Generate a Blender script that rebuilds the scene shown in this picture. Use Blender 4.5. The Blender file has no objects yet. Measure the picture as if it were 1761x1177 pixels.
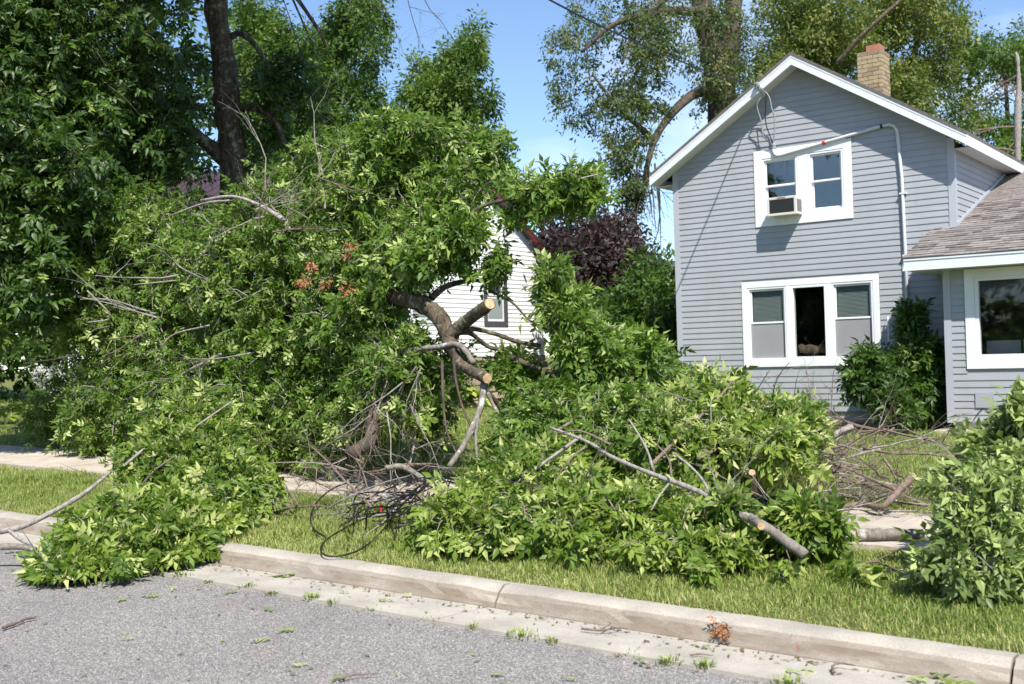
import bpy, bmesh, math, random
import numpy as np
from mathutils import Vector, Matrix
random.seed(7); np.random.seed(7)
rng = np.random.default_rng(11)
scn = bpy.context.scene
COL = scn.collection
R = math.radians

# ------------------------------------------------------------------ camera
IW, IH, FPX = 1761.0, 1177.0, 1913.0
YAW, PITCH, ROLL = R(36.49), R(0.823), R(-1.617)
CAM = np.array([0, 0, 1.6])
_f = np.array([-math.sin(YAW)*math.cos(PITCH), math.cos(YAW)*math.cos(PITCH), math.sin(PITCH)])
_r0 = np.array([math.cos(YAW), math.sin(YAW), 0.0]); _u0 = np.cross(_r0, _f)
CR = math.cos(ROLL)*_r0 + math.sin(ROLL)*_u0
CU = -math.sin(ROLL)*_r0 + math.cos(ROLL)*_u0
CF = _f
cd = bpy.data.cameras.new('camera'); cam = bpy.data.objects.new('camera', cd); COL.objects.link(cam)
cd.sensor_width = 36; cd.sensor_fit = 'HORIZONTAL'; cd.lens = 36*FPX/IW
cd.clip_start = 0.1; cd.clip_end = 3000
cam.matrix_world = Matrix(((CR[0], CU[0], -CF[0], CAM[0]), (CR[1], CU[1], -CF[1], CAM[1]), (CR[2], CU[2], -CF[2], CAM[2]), (0, 0, 0, 1)))
cd.dof.use_dof = True; cd.dof.focus_distance = 11.0; cd.dof.aperture_fstop = 3.2
scn.camera = cam

# ------------------------------------------------------------------ light
SUN_FROM = np.array([0.401, -0.35, 0.665]); SUN_FROM /= np.linalg.norm(SUN_FROM)
SUN_EL = math.asin(SUN_FROM[2]); SUN_AZ = math.atan2(SUN_FROM[0], SUN_FROM[1])
w = bpy.data.worlds.new('World'); scn.world = w; w.use_nodes = True
nt = w.node_tree; nt.nodes.clear()
sky = nt.nodes.new('ShaderNodeTexSky'); sky.sky_type = 'NISHITA'; sky.sun_disc = False
sky.sun_elevation = SUN_EL; sky.sun_rotation = SUN_AZ; sky.air_density = 0.9; sky.dust_density = 0.15; sky.ozone_density = 3.5
bg = nt.nodes.new('ShaderNodeBackground'); bg.inputs['Strength'].default_value = 0.125
out = nt.nodes.new('ShaderNodeOutputWorld')
tc = nt.nodes.new('ShaderNodeTexCoord'); mp = nt.nodes.new('ShaderNodeMapping'); mp.inputs['Scale'].default_value = (1, 1, 2.6)
mp.inputs['Location'].default_value = (0.35, 0.1, 0.2)
nz = nt.nodes.new('ShaderNodeTexNoise'); nz.inputs['Scale'].default_value = 2.3; nz.inputs['Detail'].default_value = 7; nz.inputs['Roughness'].default_value = 0.55
rp = nt.nodes.new('ShaderNodeValToRGB'); rp.color_ramp.elements[0].position = 0.54; rp.color_ramp.elements[1].position = 0.78
rp.color_ramp.elements[1].color = (0.75, 0.75, 0.75, 1)
mx = nt.nodes.new('ShaderNodeMix'); mx.data_type = 'RGBA'; mx.inputs[7].default_value = (6.4, 6.8, 7.4, 1)
L = nt.links
L.new(tc.outputs['Generated'], mp.inputs['Vector']); L.new(mp.outputs['Vector'], nz.inputs['Vector']); L.new(nz.outputs['Fac'], rp.inputs['Fac'])
L.new(rp.outputs['Color'], mx.inputs[0]); L.new(sky.outputs['Color'], mx.inputs[6]); L.new(mx.outputs[2], bg.inputs['Color']); L.new(bg.outputs['Background'], out.inputs['Surface'])
sd = bpy.data.lights.new('sun', 'SUN'); sd.energy = 4.9; sd.angle = R(0.5); sd.color = (1.0, 0.95, 0.87)
so = bpy.data.objects.new('sun', sd); COL.objects.link(so)
so.rotation_euler = Vector(SUN_FROM).to_track_quat('Z', 'Y').to_euler(); so.location = (5, -5, 20)
vs = scn.view_settings; vs.view_transform = 'Standard'; vs.look = 'None'; vs.exposure = 0.72; vs.gamma = 1.0; vs.use_curve_mapping = False
scn.cycles.max_bounces = 8; scn.cycles.transparent_max_bounces = 8

# ------------------------------------------------------------------ helpers: points
def ray(px, py): return CF + CR*((px-IW/2)/FPX) - CU*((py-IH/2)/FPX)
def at(px, py, D): return CAM + ray(px, py)*D
def onY(px, py, Y): d = ray(px, py); return CAM + d*(Y/d[1])
def project(P):
    v = np.atleast_2d(P) - CAM; z = v @ CF
    zz = np.where(z > 0.05, z, 0.05)
    return IW/2 + FPX*(v @ CR)/zz, IH/2 - FPX*(v @ CU)/zz, z
def sm(a, b, t):
    t = np.clip((t-a)/(b-a), 0, 1); return t*t*(3-2*t)
def zroad(x): return -0.016*np.clip(x, -70, 40)
def zg(x, y):
    x = np.asarray(x, float); y = np.asarray(y, float)
    p = np.interp(y, [5.0, 5.72, 7.5, 9.1, 13, 18, 26, 60], [0.09, 0.10, 0.18, 0.21, 0.17, 0.12, 0.22, 0.3])
    return zroad(x) + p
def onG(px, py, dz=0.0):
    d = ray(px, py); D = 6.0
    lo, hi = 2.0, 200.0
    for _ in range(50):
        m = (lo+hi)/2; P = CAM + d*m
        h = zg(P[0], P[1]) if P[1] > 5.6 else zroad(P[0])
        if P[2] > h + dz: lo = m
        else: hi = m
    return CAM + d*lo

# ------------------------------------------------------------------ helpers: objects
def tag(o, label=None, cat=None, group=None, kind=None):
    if label: o['label'] = label
    if cat: o['category'] = cat
    if group: o['group'] = group
    if kind: o['kind'] = kind
    return o
def empty(name, loc, label=None, cat=None, group=None):
    o = bpy.data.objects.new(name, None); COL.objects.link(o); o.location = Vector(tuple(float(c) for c in loc)); o.empty_display_size = .2
    return tag(o, label, cat, group)
def wloc(o):
    v = Vector((0, 0, 0))
    while o is not None: v += o.location; o = o.parent
    return v
def link(name, me, parent=None, mats=None):
    o = bpy.data.objects.new(name, me); COL.objects.link(o)
    if parent is not None: o.parent = parent
    return o
class MB:
    def __init__(s): s.v = []; s.f = []
    def add(s, vs, fs):
        n = len(s.v); s.v += [tuple(float(c) for c in p) for p in vs]; s.f += [tuple(i+n for i in f) for f in fs]; return s
    def box(s, x0, x1, y0, y1, z0, z1):
        return s.add([(x0,y0,z0),(x1,y0,z0),(x1,y1,z0),(x0,y1,z0),(x0,y0,z1),(x1,y0,z1),(x1,y1,z1),(x0,y1,z1)],
                     [(0,3,2,1),(4,5,6,7),(0,1,5,4),(1,2,6,5),(2,3,7,6),(3,0,4,7)])
    def prism(s, pts, axis, a, b):   # pts: polygon in the other two axes, ccw
        def P(p, t):
            return {'x': (t, p[0], p[1]), 'y': (p[0], t, p[1]), 'z': (p[0], p[1], t)}[axis]
        n = len(pts)
        return s.add([P(p, a) for p in pts]+[P(p, b) for p in pts],
                     [tuple(range(n-1, -1, -1)), tuple(range(n, 2*n))]+[(i, (i+1) % n, n+(i+1) % n, n+i) for i in range(n)])
    def ring(s, x0, x1, z0, z1, w, ya, yb, wt=None, wb=None):   # one welded picture frame in the XZ plane
        wt = w if wt is None else wt; wb = w if wb is None else wb
        o = [(x0,z0),(x1,z0),(x1,z1),(x0,z1)]; i = [(x0+w,z0+wb),(x1-w,z0+wb),(x1-w,z1-wt),(x0+w,z1-wt)]
        V = [(p[0],ya,p[1]) for p in o+i]+[(p[0],yb,p[1]) for p in o+i]; F = []
        for k in range(4):
            j = (k+1) % 4
            F += [(k,j,4+j,4+k), (8+j,8+k,12+k,12+j), (k,8+k,8+j,j), (4+k,4+j,12+j,12+k)]
        return s.add(V, F)
    def tube(s, pts, rads, n=6, cap=True, rough=0):
        pts = [np.array(p, float) for p in pts]; m = len(pts)
        if np.isscalar(rads): rads = [rads]*m
        V = []; F = []
        ref = np.array([0.31, 0.17, 0.93])
        for i in range(m):
            t = pts[min(i+1, m-1)] - pts[max(i-1, 0)]; t = t/(np.linalg.norm(t)+1e-9)
            a = np.cross(t, ref)
            if np.linalg.norm(a) < .1: a = np.cross(t, [1, 0, 0])
            a /= np.linalg.norm(a); b = np.cross(t, a)
            for k in range(n):
                q = 2*math.pi*k/n
                V.append(pts[i] + rads[i]*(1+(random.uniform(-rough, rough) if rough else 0))*(math.cos(q)*a + math.sin(q)*b))
        for i in range(m-1):
            for k in range(n):
                j = (k+1) % n
                F.append((i*n+k, i*n+j, (i+1)*n+j, (i+1)*n+k))
        if cap:
            F.append(tuple(range(n-1, -1, -1))); F.append(tuple((m-1)*n+k for k in range(n)))
        return s.add(V, F)
    def mesh(s, name, mat, org=(0, 0, 0), smooth=False):
        me = bpy.data.meshes.new(name)
        v = np.array(s.v) - np.array(org)
        me.from_pydata(v.tolist(), [], s.f); me.update()
        if smooth: me.polygons.foreach_set('use_smooth', [True]*len(me.polygons))
        if mat: me.materials.append(mat)
        return me
    def build(s, name, mat, parent=None, smooth=False, kind=None, label=None, bevel=0):
        org = wloc(parent) if parent is not None else (0, 0, 0)
        o = link(name, s.mesh(name, mat, org, smooth), parent)
        if kind: o['kind'] = kind
        if label: o['label'] = label
        if bevel:
            m = o.modifiers.new('bevel', 'BEVEL'); m.width = bevel; m.segments = 2; m.limit_method = 'ANGLE'
        return o
def npmesh(name, V, tri_counts_faces, mat, tint=None, smooth=False):
    """V (N,3), faces as int array (M,k)"""
    F = tri_counts_faces; me = bpy.data.meshes.new(name)
    me.vertices.add(len(V)); me.vertices.foreach_set('co', np.asarray(V, np.float32).ravel())
    k = F.shape[1]; me.loops.add(F.size); me.loops.foreach_set('vertex_index', F.astype(np.int32).ravel())
    me.polygons.add(len(F)); me.polygons.foreach_set('loop_start', np.arange(0, F.size, k, dtype=np.int32)); me.polygons.foreach_set('loop_total', np.full(len(F), k, np.int32))
    if tint is not None:
        a = me.attributes.new('tint', 'FLOAT', 'POINT'); a.data.foreach_set('value', np.asarray(tint, np.float32))
    me.update(calc_edges=True)
    if mat: me.materials.append(mat)
    return me

# ------------------------------------------------------------------ materials
def newmat(name):
    m = bpy.data.materials.new(name); m.use_nodes = True; t = m.node_tree
    return m, t, t.nodes['Principled BSDF']
def ramp(t, stops):
    r = t.nodes.new('ShaderNodeValToRGB'); e = r.color_ramp.elements
    while len(e) < len(stops): e.new(0.5)
    for q, (p, c) in zip(e, stops): q.position = p; q.color = (*c, 1)
    return r
def noise(t, scale, detail=4, rough=.55, vec=None, dist=0):
    n = t.nodes.new('ShaderNodeTexNoise'); n.inputs['Scale'].default_value = scale; n.inputs['Detail'].default_value = detail
    n.inputs['Roughness'].default_value = rough; n.inputs['Distortion'].default_value = dist
    if vec is not None: t.links.new(vec, n.inputs['Vector'])
    return n
def coords(t, scale=(1, 1, 1)):
    g = t.nodes.new('ShaderNodeNewGeometry'); m = t.nodes.new('ShaderNodeMapping'); m.inputs['Scale'].default_value = scale
    t.links.new(g.outputs['Position'], m.inputs['Vector']); return m.outputs['Vector']
def mixc(t, fac, a, b, mode='MIX'):
    m = t.nodes.new('ShaderNodeMix'); m.data_type = 'RGBA'; m.blend_type = mode
    for i, v in ((0, fac), (6, a), (7, b)):
        if hasattr(v, 'links'): t.links.new(v, m.inputs[i])
        elif i == 0: m.inputs[0].default_value = v
        else: m.inputs[i].default_value = (*v, 1)
    return m.outputs[2]
def bump(t, h, strength, dist, b, prev=None):
    n = t.nodes.new('ShaderNodeBump'); n.inputs['Strength'].default_value = strength; n.inputs['Distance'].default_value = dist
    t.links.new(h, n.inputs['Height'])
    if prev: t.links.new(prev, n.inputs['Normal'])
    t.links.new(n.outputs['Normal'], b.inputs['Normal']); return n.outputs['Normal']
def plain(name, c, rough=.6, var=.12, scale=3, bumps=None, spec=.5, metal=0, aniso=(1, 1, 1)):
    m, t, b = newmat(name); v = coords(t, aniso)
    n = noise(t, scale, 6, .6, v)
    lo = tuple(x*(1-var) for x in c); hi = tuple(min(1, x*(1+var)) for x in c)
    r = ramp(t, [(0.3, lo), (0.7, hi)]); t.links.new(n.outputs['Fac'], r.inputs['Fac']); t.links.new(r.outputs['Color'], b.inputs['Base Color'])
    b.inputs['Roughness'].default_value = rough; b.inputs['Specular IOR Level'].default_value = spec; b.inputs['Metallic'].default_value = metal
    if bumps:
        n2 = noise(t, bumps[0], 5, .6, v); bump(t, n2.outputs['Fac'], bumps[1], bumps[2], b)
    return m
def leafmat(name, stops, trans=.35, rough=.5, spec=.35, tcol=(.16, .3, .03)):
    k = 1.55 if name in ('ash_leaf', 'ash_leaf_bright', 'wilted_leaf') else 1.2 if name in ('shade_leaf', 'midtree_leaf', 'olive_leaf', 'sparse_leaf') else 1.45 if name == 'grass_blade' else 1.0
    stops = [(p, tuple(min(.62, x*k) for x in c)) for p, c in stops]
    m, t, b = newmat(name)
    a = t.nodes.new('ShaderNodeAttribute'); a.attribute_name = 'tint'
    r = ramp(t, stops); t.links.new(a.outputs['Fac'], r.inputs['Fac'])
    t.links.new(r.outputs['Color'], b.inputs['Base Color']); b.inputs['Roughness'].default_value = rough; b.inputs['Specular IOR Level'].default_value = spec
    tr = t.nodes.new('ShaderNodeBsdfTranslucent'); c2 = mixc(t, .5, r.outputs['Color'], tcol); t.links.new(c2, tr.inputs['Color'])
    ms = t.nodes.new('ShaderNodeMixShader'); ms.inputs[0].default_value = trans
    t.links.new(b.outputs[0], ms.inputs[1]); t.links.new(tr.outputs[0], ms.inputs[2]); t.links.new(ms.outputs[0], t.nodes['Material Output'].inputs['Surface'])
    return m
def barkmat(name, dark, light, lichen=None, scale=14):
    m, t, b = newmat(name); v = coords(t, (1, 1, .45))
    n = noise(t, scale, 8, .65, v, .4); r = ramp(t, [(.32, dark), (.68, light)]); t.links.new(n.outputs['Fac'], r.inputs['Fac'])
    c = r.outputs['Color']
    if lichen:
        n3 = noise(t, 9, 5, .6, coords(t)); r3 = ramp(t, [(.56, (0, 0, 0)), (.64, (1, 1, 1))]); t.links.new(n3.outputs['Fac'], r3.inputs['Fac'])
        c = mixc(t, r3.outputs['Color'], c, lichen)
    t.links.new(c, b.inputs['Base Color']); b.inputs['Roughness'].default_value = .9; b.inputs['Specular IOR Level'].default_value = .2
    bump(t, n.outputs['Fac'], .8, .03, b); return m

M = {}
M['siding'] = plain('siding_vinyl', (.345, .36, .385), .5, .05, 1.3, (60, .06, .004), .4, aniso=(.5, 1, 6))
def weather(m, dirt=(.25, .24, .22)):
    t = m.node_tree; b = t.nodes['Principled BSDF']; old = b.inputs['Base Color'].links[0].from_socket
    n = noise(t, 1.1, 7, .65, coords(t, (2.2, 2.2, .5)), .3); r = ramp(t, [(.48, (0, 0, 0)), (.78, (.34, .34, .34))]); t.links.new(n.outputs['Fac'], r.inputs['Fac'])
    t.links.new(mixc(t, r.outputs['Color'], old, dirt), b.inputs['Base Color'])
weather(M['siding'])
M['corner'] = plain('corner_vinyl', (.40, .42, .46), .5, .04, 1.5)
M['white'] = plain('white_vinyl', (.78, .79, .80), .45, .03, 2)
weather(M['white'], (.5, .48, .44))
M['alu'] = plain('white_aluminium', (.70, .74, .76), .4, .05, 2.5, aniso=(.3, .3, 8))
M['soffit'] = plain('soffit_panel', (.62, .62, .60), .6, .05, 3)
M['wsiding'] = plain('white_siding', (.80, .80, .79), .6, .05, 1.2)
M['shingle'] = plain('roof_shingle', (.20, .178, .165), .9, .28, 14, (90, .5, .01), .2)
M['shingle_dark'] = plain('roof_shingle_dark', (.14, .125, .118), .9, .28, 14, (90, .5, .01), .2)
M['shingle_light'] = plain('roof_shingle_light', (.25, .222, .205), .9, .25, 14, (90, .5, .01), .2)
M['maroon'] = plain('maroon_roof', (.055, .032, .046), .6, .25, 6)
M['red_trim'] = plain('dark_red_trim', (.16, .025, .03), .5, .15, 6)
M['brick'] = plain('yellow_brick', (.36, .28, .175), .9, .22, 16, (60, .4, .01), .2)
M['brick2'] = plain('brown_brick', (.27, .20, .135), .9, .25, 16, (60, .4, .01), .2)
M['mortar'] = plain('mortar', (.24, .21, .17), .95, .2, 20)
M['clay'] = plain('clay_flue', (.36, .14, .09), .85, .2, 12)
M['stone'] = plain('foundation_stone', (.34, .28, .20), .95, .35, 5, (20, .6, .03), .2)
M['block'] = plain('concrete_block', (.40, .39, .38), .95, .15, 8, (60, .4, .01), .2)
M['dark'] = plain('dark_interior', (.012, .011, .012), .9, .2, 3)
M['darkframe'] = plain('dark_wood_frame', (.07, .06, .07), .7, .2, 8)
M['blind'] = plain('blind_slat', (.27, .31, .30), .6, .05, 4)
M['screen'] = plain('insect_screen', (.27, .27, .285), .8, .05, 4)
M['curtain'] = plain('curtain', (.10, .09, .12), .9, .3, 25, aniso=(6, 6, .2))
M['tan'] = plain('tan_cloth', (.12, .088, .055), .9, .3, 12)
M['black'] = plain('black_rubber', (.012, .012, .014), .45, .2, 6)
M['greycable'] = plain('grey_cable', (.30, .31, .33), .5, .1, 6)
M['whitecable'] = plain('white_cable', (.62, .62, .63), .5, .1, 6)
M['pvc'] = plain('pvc_conduit', (.58, .59, .61), .5, .05, 5)
M['red'] = plain('red_plastic', (.55, .03, .03), .5, .1, 6)
M['acbody'] = plain('ac_case', (.60, .58, .53), .5, .06, 5)
M['acgrille'] = plain('ac_grille', (.045, .045, .047), .6, .2, 30)
M['cutwood'] = plain('fresh_cut_wood', (.62, .43, .24), .8, .18, 22, (70, .3, .004), .2)
def cutwood():
    m, t, b = newmat('fresh_cut_wood'); tc_ = t.nodes.new('ShaderNodeTexCoord'); mp_ = t.nodes.new('ShaderNodeMapping'); mp_.inputs['Location'].default_value = (-.46, -.52, -.5); t.links.new(tc_.outputs['Generated'], mp_.inputs['Vector'])
    wv = t.nodes.new('ShaderNodeTexWave'); wv.wave_type = 'RINGS'; wv.rings_direction = 'SPHERICAL'; wv.inputs['Scale'].default_value = 5; wv.inputs['Distortion'].default_value = 3; wv.inputs['Detail'].default_value = 3; t.links.new(mp_.outputs['Vector'], wv.inputs['Vector'])
    r = ramp(t, [(.1, (.44, .27, .14)), (.5, (.62, .43, .25)), (.9, (.70, .52, .32))]); t.links.new(wv.outputs['Fac'], r.inputs['Fac'])
    n = noise(t, 30, 6, .7, coords(t)); r2 = ramp(t, [(.35, (.62, .55, .5)), (.6, (1.05, 1.05, 1.05))]); t.links.new(n.outputs['Fac'], r2.inputs['Fac'])
    t.links.new(mixc(t, 1.0, r.outputs['Color'], r2.outputs['Color'], 'MULTIPLY'), b.inputs['Base Color']); b.inputs['Roughness'].default_value = .85; bump(t, n.outputs['Fac'], .5, .006, b); return m
M['cutwood'] = cutwood()
M['deadleaf'] = plain('rust_dead_leaf', (.30, .135, .06), .8, .3, 20)
M['bark'] = barkmat('bark', (.025, .019, .014), (.165, .13, .09), (.27, .26, .17), 22)
M['bark_dark'] = barkmat('bark_dark', (.035, .028, .022), (.13, .105, .08), None, 9)
M['bark_lichen'] = barkmat('bark_lichen', (.13, .115, .095), (.30, .27, .23), (.46, .47, .44), 20)
M['twig'] = barkmat('twig', (.12, .085, .068), (.27, .205, .17), None, 25)
M['twig_grey'] = barkmat('twig_grey', (.19, .165, .145), (.40, .365, .33), None, 25)
M['twig_dark'] = barkmat('twig_dark', (.04, .03, .025), (.10, .08, .065), None, 25)
G1 = [(0, (.022, .058, .012)), (.55, (.05, .115, .018)), (.8, (.085, .165, .028)), (.86, (.17, .27, .075)), (1, (.27, .36, .14))]
M['leaf'] = leafmat('ash_leaf', [(0, (.032, .064, .010)), (.5, (.074, .130, .016)), (.8, (.125, .19, .028)), (.88, (.23, .295, .08)), (1, (.35, .41, .16))], .44, .48, .35)
M['leaf_bright'] = leafmat('ash_leaf_bright', [(0, (.042, .080, .012)), (.5, (.102, .160, .020)), (.78, (.165, .225, .034)), (.88, (.285, .34, .09)), (1, (.40, .45, .18))], .44, .46, .38)
M['leaf_pale'] = leafmat('wilted_leaf', [(0, (.06, .09, .025)), (.5, (.15, .20, .055)), (.8, (.23, .285, .09)), (1, (.35, .40, .16))], .3, .45, .4)
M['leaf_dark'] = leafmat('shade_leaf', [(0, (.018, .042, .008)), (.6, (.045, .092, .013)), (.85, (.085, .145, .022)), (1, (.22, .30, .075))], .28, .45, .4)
M['leaf_mid'] = leafmat('midtree_leaf', [(0, (.030, .066, .010)), (.6, (.076, .132, .017)), (1, (.165, .23, .04))], .3, .5, .3)
M['leaf_olive'] = leafmat('olive_leaf', [(0, (.06, .085, .018)), (.6, (.13, .16, .032)), (.9, (.21, .22, .05)), (1, (.33, .29, .09))], .35, .5, .3)
M['leaf_sparse'] = leafmat('sparse_leaf', [(0, (.035, .06, .018)), (.6, (.07, .105, .028)), (.9, (.15, .155, .05)), (1, (.27, .23, .08))], .35, .5, .3)
M['leaf_purple'] = leafmat('purple_leaf', [(0, (.022, .015, .018)), (.6, (.05, .036, .034)), (1, (.12, .088, .07))], .2, .5, .3, (.2, .06, .05))
M['hosta'] = leafmat('hosta_leaf', [(0, (.10, .19, .02)), (.6, (.26, .34, .04)), (1, (.45, .47, .12))], .3, .5, .4)
M['yellowleaf'] = leafmat('yellow_leaf', [(0, (.35, .36, .05)), (1, (.62, .56, .16))], .3, .5, .4)
M['flower'] = leafmat('white_flower', [(0, (.5, .52, .45)), (1, (.75, .76, .72))], .3, .6, .3, (.6, .6, .5))
M['grass'] = leafmat('grass_blade', [(0, (.075, .115, .022)), (.5, (.15, .205, .042)), (.8, (.235, .28, .075)), (1, (.38, .34, .16))], .35, .5, .3)

def ground_mat():
    m, t, b = newmat('lawn_soil'); v = coords(t)
    n = noise(t, 1.6, 6, .6, v); r = ramp(t, [(.3, (.14, .16, .05)), (.6, (.20, .215, .07)), (.8, (.27, .24, .12))]); t.links.new(n.outputs['Fac'], r.inputs['Fac'])
    n2 = noise(t, 70, 4, .7, v); r2 = ramp(t, [(.3, (.5, .5, .5)), (.7, (1.15, 1.15, 1.1))]); t.links.new(n2.outputs['Fac'], r2.inputs['Fac'])
    t.links.new(mixc(t, 1.0, r.outputs['Color'], r2.outputs['Color'], 'MULTIPLY'), b.inputs['Base Color']); b.inputs['Roughness'].default_value = .95
    b.inputs['Specular IOR Level'].default_value = .1
    bump(t, n2.outputs['Fac'], .8, .03, b); return m
def asphalt_mat():
    m, t, b = newmat('chip_seal_asphalt'); v = coords(t)
    vo = t.nodes.new('ShaderNodeTexVoronoi'); vo.inputs['Scale'].default_value = 140; t.links.new(v, vo.inputs['Vector'])
    sx = t.nodes.new('ShaderNodeSeparateColor'); t.links.new(vo.outputs['Color'], sx.inputs['Color'])
    r = ramp(t, [(0, (.15, .138, .132)), (.4, (.255, .238, .228)), (.7, (.34, .318, .302)), (.9, (.45, .42, .385)), (1, (.62, .60, .57))]); t.links.new(sx.outputs[0], r.inputs['Fac'])
    e = ramp(t, [(.0, (1.12, 1.12, 1.12)), (.75, (.55, .54, .54))]); t.links.new(vo.outputs['Distance'], e.inputs['Fac'])
    c = mixc(t, 1.0, r.outputs['Color'], e.outputs['Color'], 'MULTIPLY')
    n = noise(t, 1.1, 6, .6, v); r2 = ramp(t, [(.3, (.86, .86, .88)), (.7, (1.1, 1.09, 1.06))]); t.links.new(n.outputs['Fac'], r2.inputs['Fac'])
    c = mixc(t, 1.0, c, r2.outputs['Color'], 'MULTIPLY')
    t.links.new(c, b.inputs['Base Color']); b.inputs['Roughness'].default_value = .85; b.inputs['Specular IOR Level'].default_value = .3
    bump(t, vo.outputs['Distance'], -.7, .006, b); return m
def concrete_mat(name, base, stain, sc=1.0):
    m, t, b = newmat(name); v = coords(t)
    n = noise(t, 2.2*sc, 8, .62, v); lo = tuple(x*.72 for x in base); hi = tuple(x*1.1 for x in base)
    r = ramp(t, [(.3, lo), (.65, hi)]); t.links.new(n.outputs['Fac'], r.inputs['Fac'])
    n2 = noise(t, 110, 4, .75, v); r2 = ramp(t, [(.32, (.72, .70, .68)), (.6, (1.06, 1.05, 1.04))]); t.links.new(n2.outputs['Fac'], r2.inputs['Fac'])
    c = mixc(t, 1.0, r.outputs['Color'], r2.outputs['Color'], 'MULTIPLY')
    n3 = noise(t, 11*sc, 7, .75, v, .6); r3 = ramp(t, [(.58, (0, 0, 0)), (.72, (.85, .85, .85))]); t.links.new(n3.outputs['Fac'], r3.inputs['Fac'])
    n4 = noise(t, .9, 3, .5, v); r4 = ramp(t, [(.42, (0, 0, 0)), (.62, (1, 1, 1))]); t.links.new(n4.outputs['Fac'], r4.inputs['Fac'])
    fac = mixc(t, 1.0, r3.outputs['Color'], r4.outputs['Color'], 'MULTIPLY')
    c = mixc(t, fac, c, stain); t.links.new(c, b.inputs['Base Color']); b.inputs['Roughness'].default_value = .9; b.inputs['Specular IOR Level'].default_value = .25
    bump(t, n2.outputs['Fac'], .35, .006, b); return m
def kerb_mat():
    m = concrete_mat('kerb_concrete', (.41, .375, .325), (.26, .15, .09)); t = m.node_tree; b = t.nodes['Principled BSDF']
    # worn darker dirt band and rust scuffs on the kerb's vertical face
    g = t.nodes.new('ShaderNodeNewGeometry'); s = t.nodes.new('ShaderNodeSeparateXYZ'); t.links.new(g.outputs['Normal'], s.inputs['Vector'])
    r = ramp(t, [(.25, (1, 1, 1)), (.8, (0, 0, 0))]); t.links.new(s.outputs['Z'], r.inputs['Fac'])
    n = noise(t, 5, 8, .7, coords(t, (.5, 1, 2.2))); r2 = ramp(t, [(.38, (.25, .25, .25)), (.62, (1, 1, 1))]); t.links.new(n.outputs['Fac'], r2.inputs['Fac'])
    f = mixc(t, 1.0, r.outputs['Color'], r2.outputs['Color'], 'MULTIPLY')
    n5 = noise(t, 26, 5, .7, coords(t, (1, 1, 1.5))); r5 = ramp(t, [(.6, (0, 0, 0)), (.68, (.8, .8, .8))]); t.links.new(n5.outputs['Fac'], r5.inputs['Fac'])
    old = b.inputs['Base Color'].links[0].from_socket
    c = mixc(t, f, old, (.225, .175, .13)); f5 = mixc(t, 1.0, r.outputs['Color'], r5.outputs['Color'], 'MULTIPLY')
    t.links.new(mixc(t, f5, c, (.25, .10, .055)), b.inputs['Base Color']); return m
M['lawn'] = ground_mat(); M['asphalt'] = asphalt_mat(); M['kerb'] = kerb_mat()
M['gutter'] = concrete_mat('gutter_concrete', (.43, .40, .35), (.30, .25, .19))
M['walk'] = concrete_mat('sidewalk_concrete', (.50, .44, .37), (.36, .25, .15))
def glass_mat(name, refl=.035):
    m, t, b = newmat(name); g = t.nodes.new('ShaderNodeBsdfGlossy'); g.inputs['Roughness'].default_value = .02; g.inputs['Color'].default_value = (.9, .95, 1, 1)
    tr = t.nodes.new('ShaderNodeBsdfTransparent'); tr.inputs['Color'].default_value = (.86, .88, .87, 1)
    lw = t.nodes.new('ShaderNodeLayerWeight'); lw.inputs['Blend'].default_value = .5
    pw = t.nodes.new('ShaderNodeMath'); pw.operation = 'POWER'; pw.inputs[1].default_value = 4; t.links.new(lw.outputs['Facing'], pw.inputs[0])
    fr = t.nodes.new('ShaderNodeMath'); fr.operation = 'MULTIPLY_ADD'; fr.inputs[1].default_value = .7; fr.inputs[2].default_value = refl; t.links.new(pw.outputs[0], fr.inputs[0])
    ms = t.nodes.new('ShaderNodeMixShader'); t.links.new(fr.outputs[0], ms.inputs[0]); t.links.new(tr.outputs[0], ms.inputs[1]); t.links.new(g.outputs[0], ms.inputs[2])
    t.links.new(ms.outputs[0], t.nodes['Material Output'].inputs['Surface']); return m
M['glass'] = glass_mat('window_glass'); M['glass2'] = glass_mat('coated_glass', .11)

# ------------------------------------------------------------------ setting: ground, road, kerb, walk
def sheet(name, xs, ys, zf, mat):
    X, Y = np.meshgrid(xs, ys); V = np.stack([X.ravel(), Y.ravel(), zf(X, Y).ravel()], 1)
    nx = len(xs); i = np.arange(len(ys)-1)[:, None]*nx + np.arange(nx-1)[None]
    F = np.stack([i, i+1, i+nx+1, i+nx], -1).reshape(-1, 4)
    o = link(name, npmesh(name, V, F, mat)); o['kind'] = 'structure'; return o
xs = np.unique(np.concatenate([np.linspace(-600, -60, 12), np.linspace(-60, 30, 181), np.linspace(30, 400, 8)]))
sheet('lawn', xs, np.unique(np.concatenate([[5.70], np.linspace(5.8, 30, 90), np.linspace(30, 900, 24)])), lambda X, Y: zg(X, Y) - .012 + .012*np.sin(X*2.1+Y)*np.cos(Y*3.3), M['lawn'])
sheet('road', xs, np.concatenate([np.linspace(-600, -10, 5), np.linspace(-8, 4.98, 20)]), lambda X, Y: zroad(X)+.03*np.clip((3-np.abs(Y-0))/8, -.5, .5)-.008, M['asphalt'])
gut = empty('gutter', (0, 0, 0)); gut['kind'] = 'structure'
kerb = empty('kerb', (0, 0, 0)); kerb['kind'] = 'structure'
SL = 3.0; gm = None; km = None
prof_g = [(4.97, -.15), (5.49, -.15), (5.49, -.022), (4.97, .006)]
prof_k = [(5.492, -.15), (5.72, -.15), (5.72, .098), (5.66, .104), (5.60, .104), (5.555, .097), (5.53, .080), (5.518, .055), (5.506, .01), (5.497, -.02)]
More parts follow.
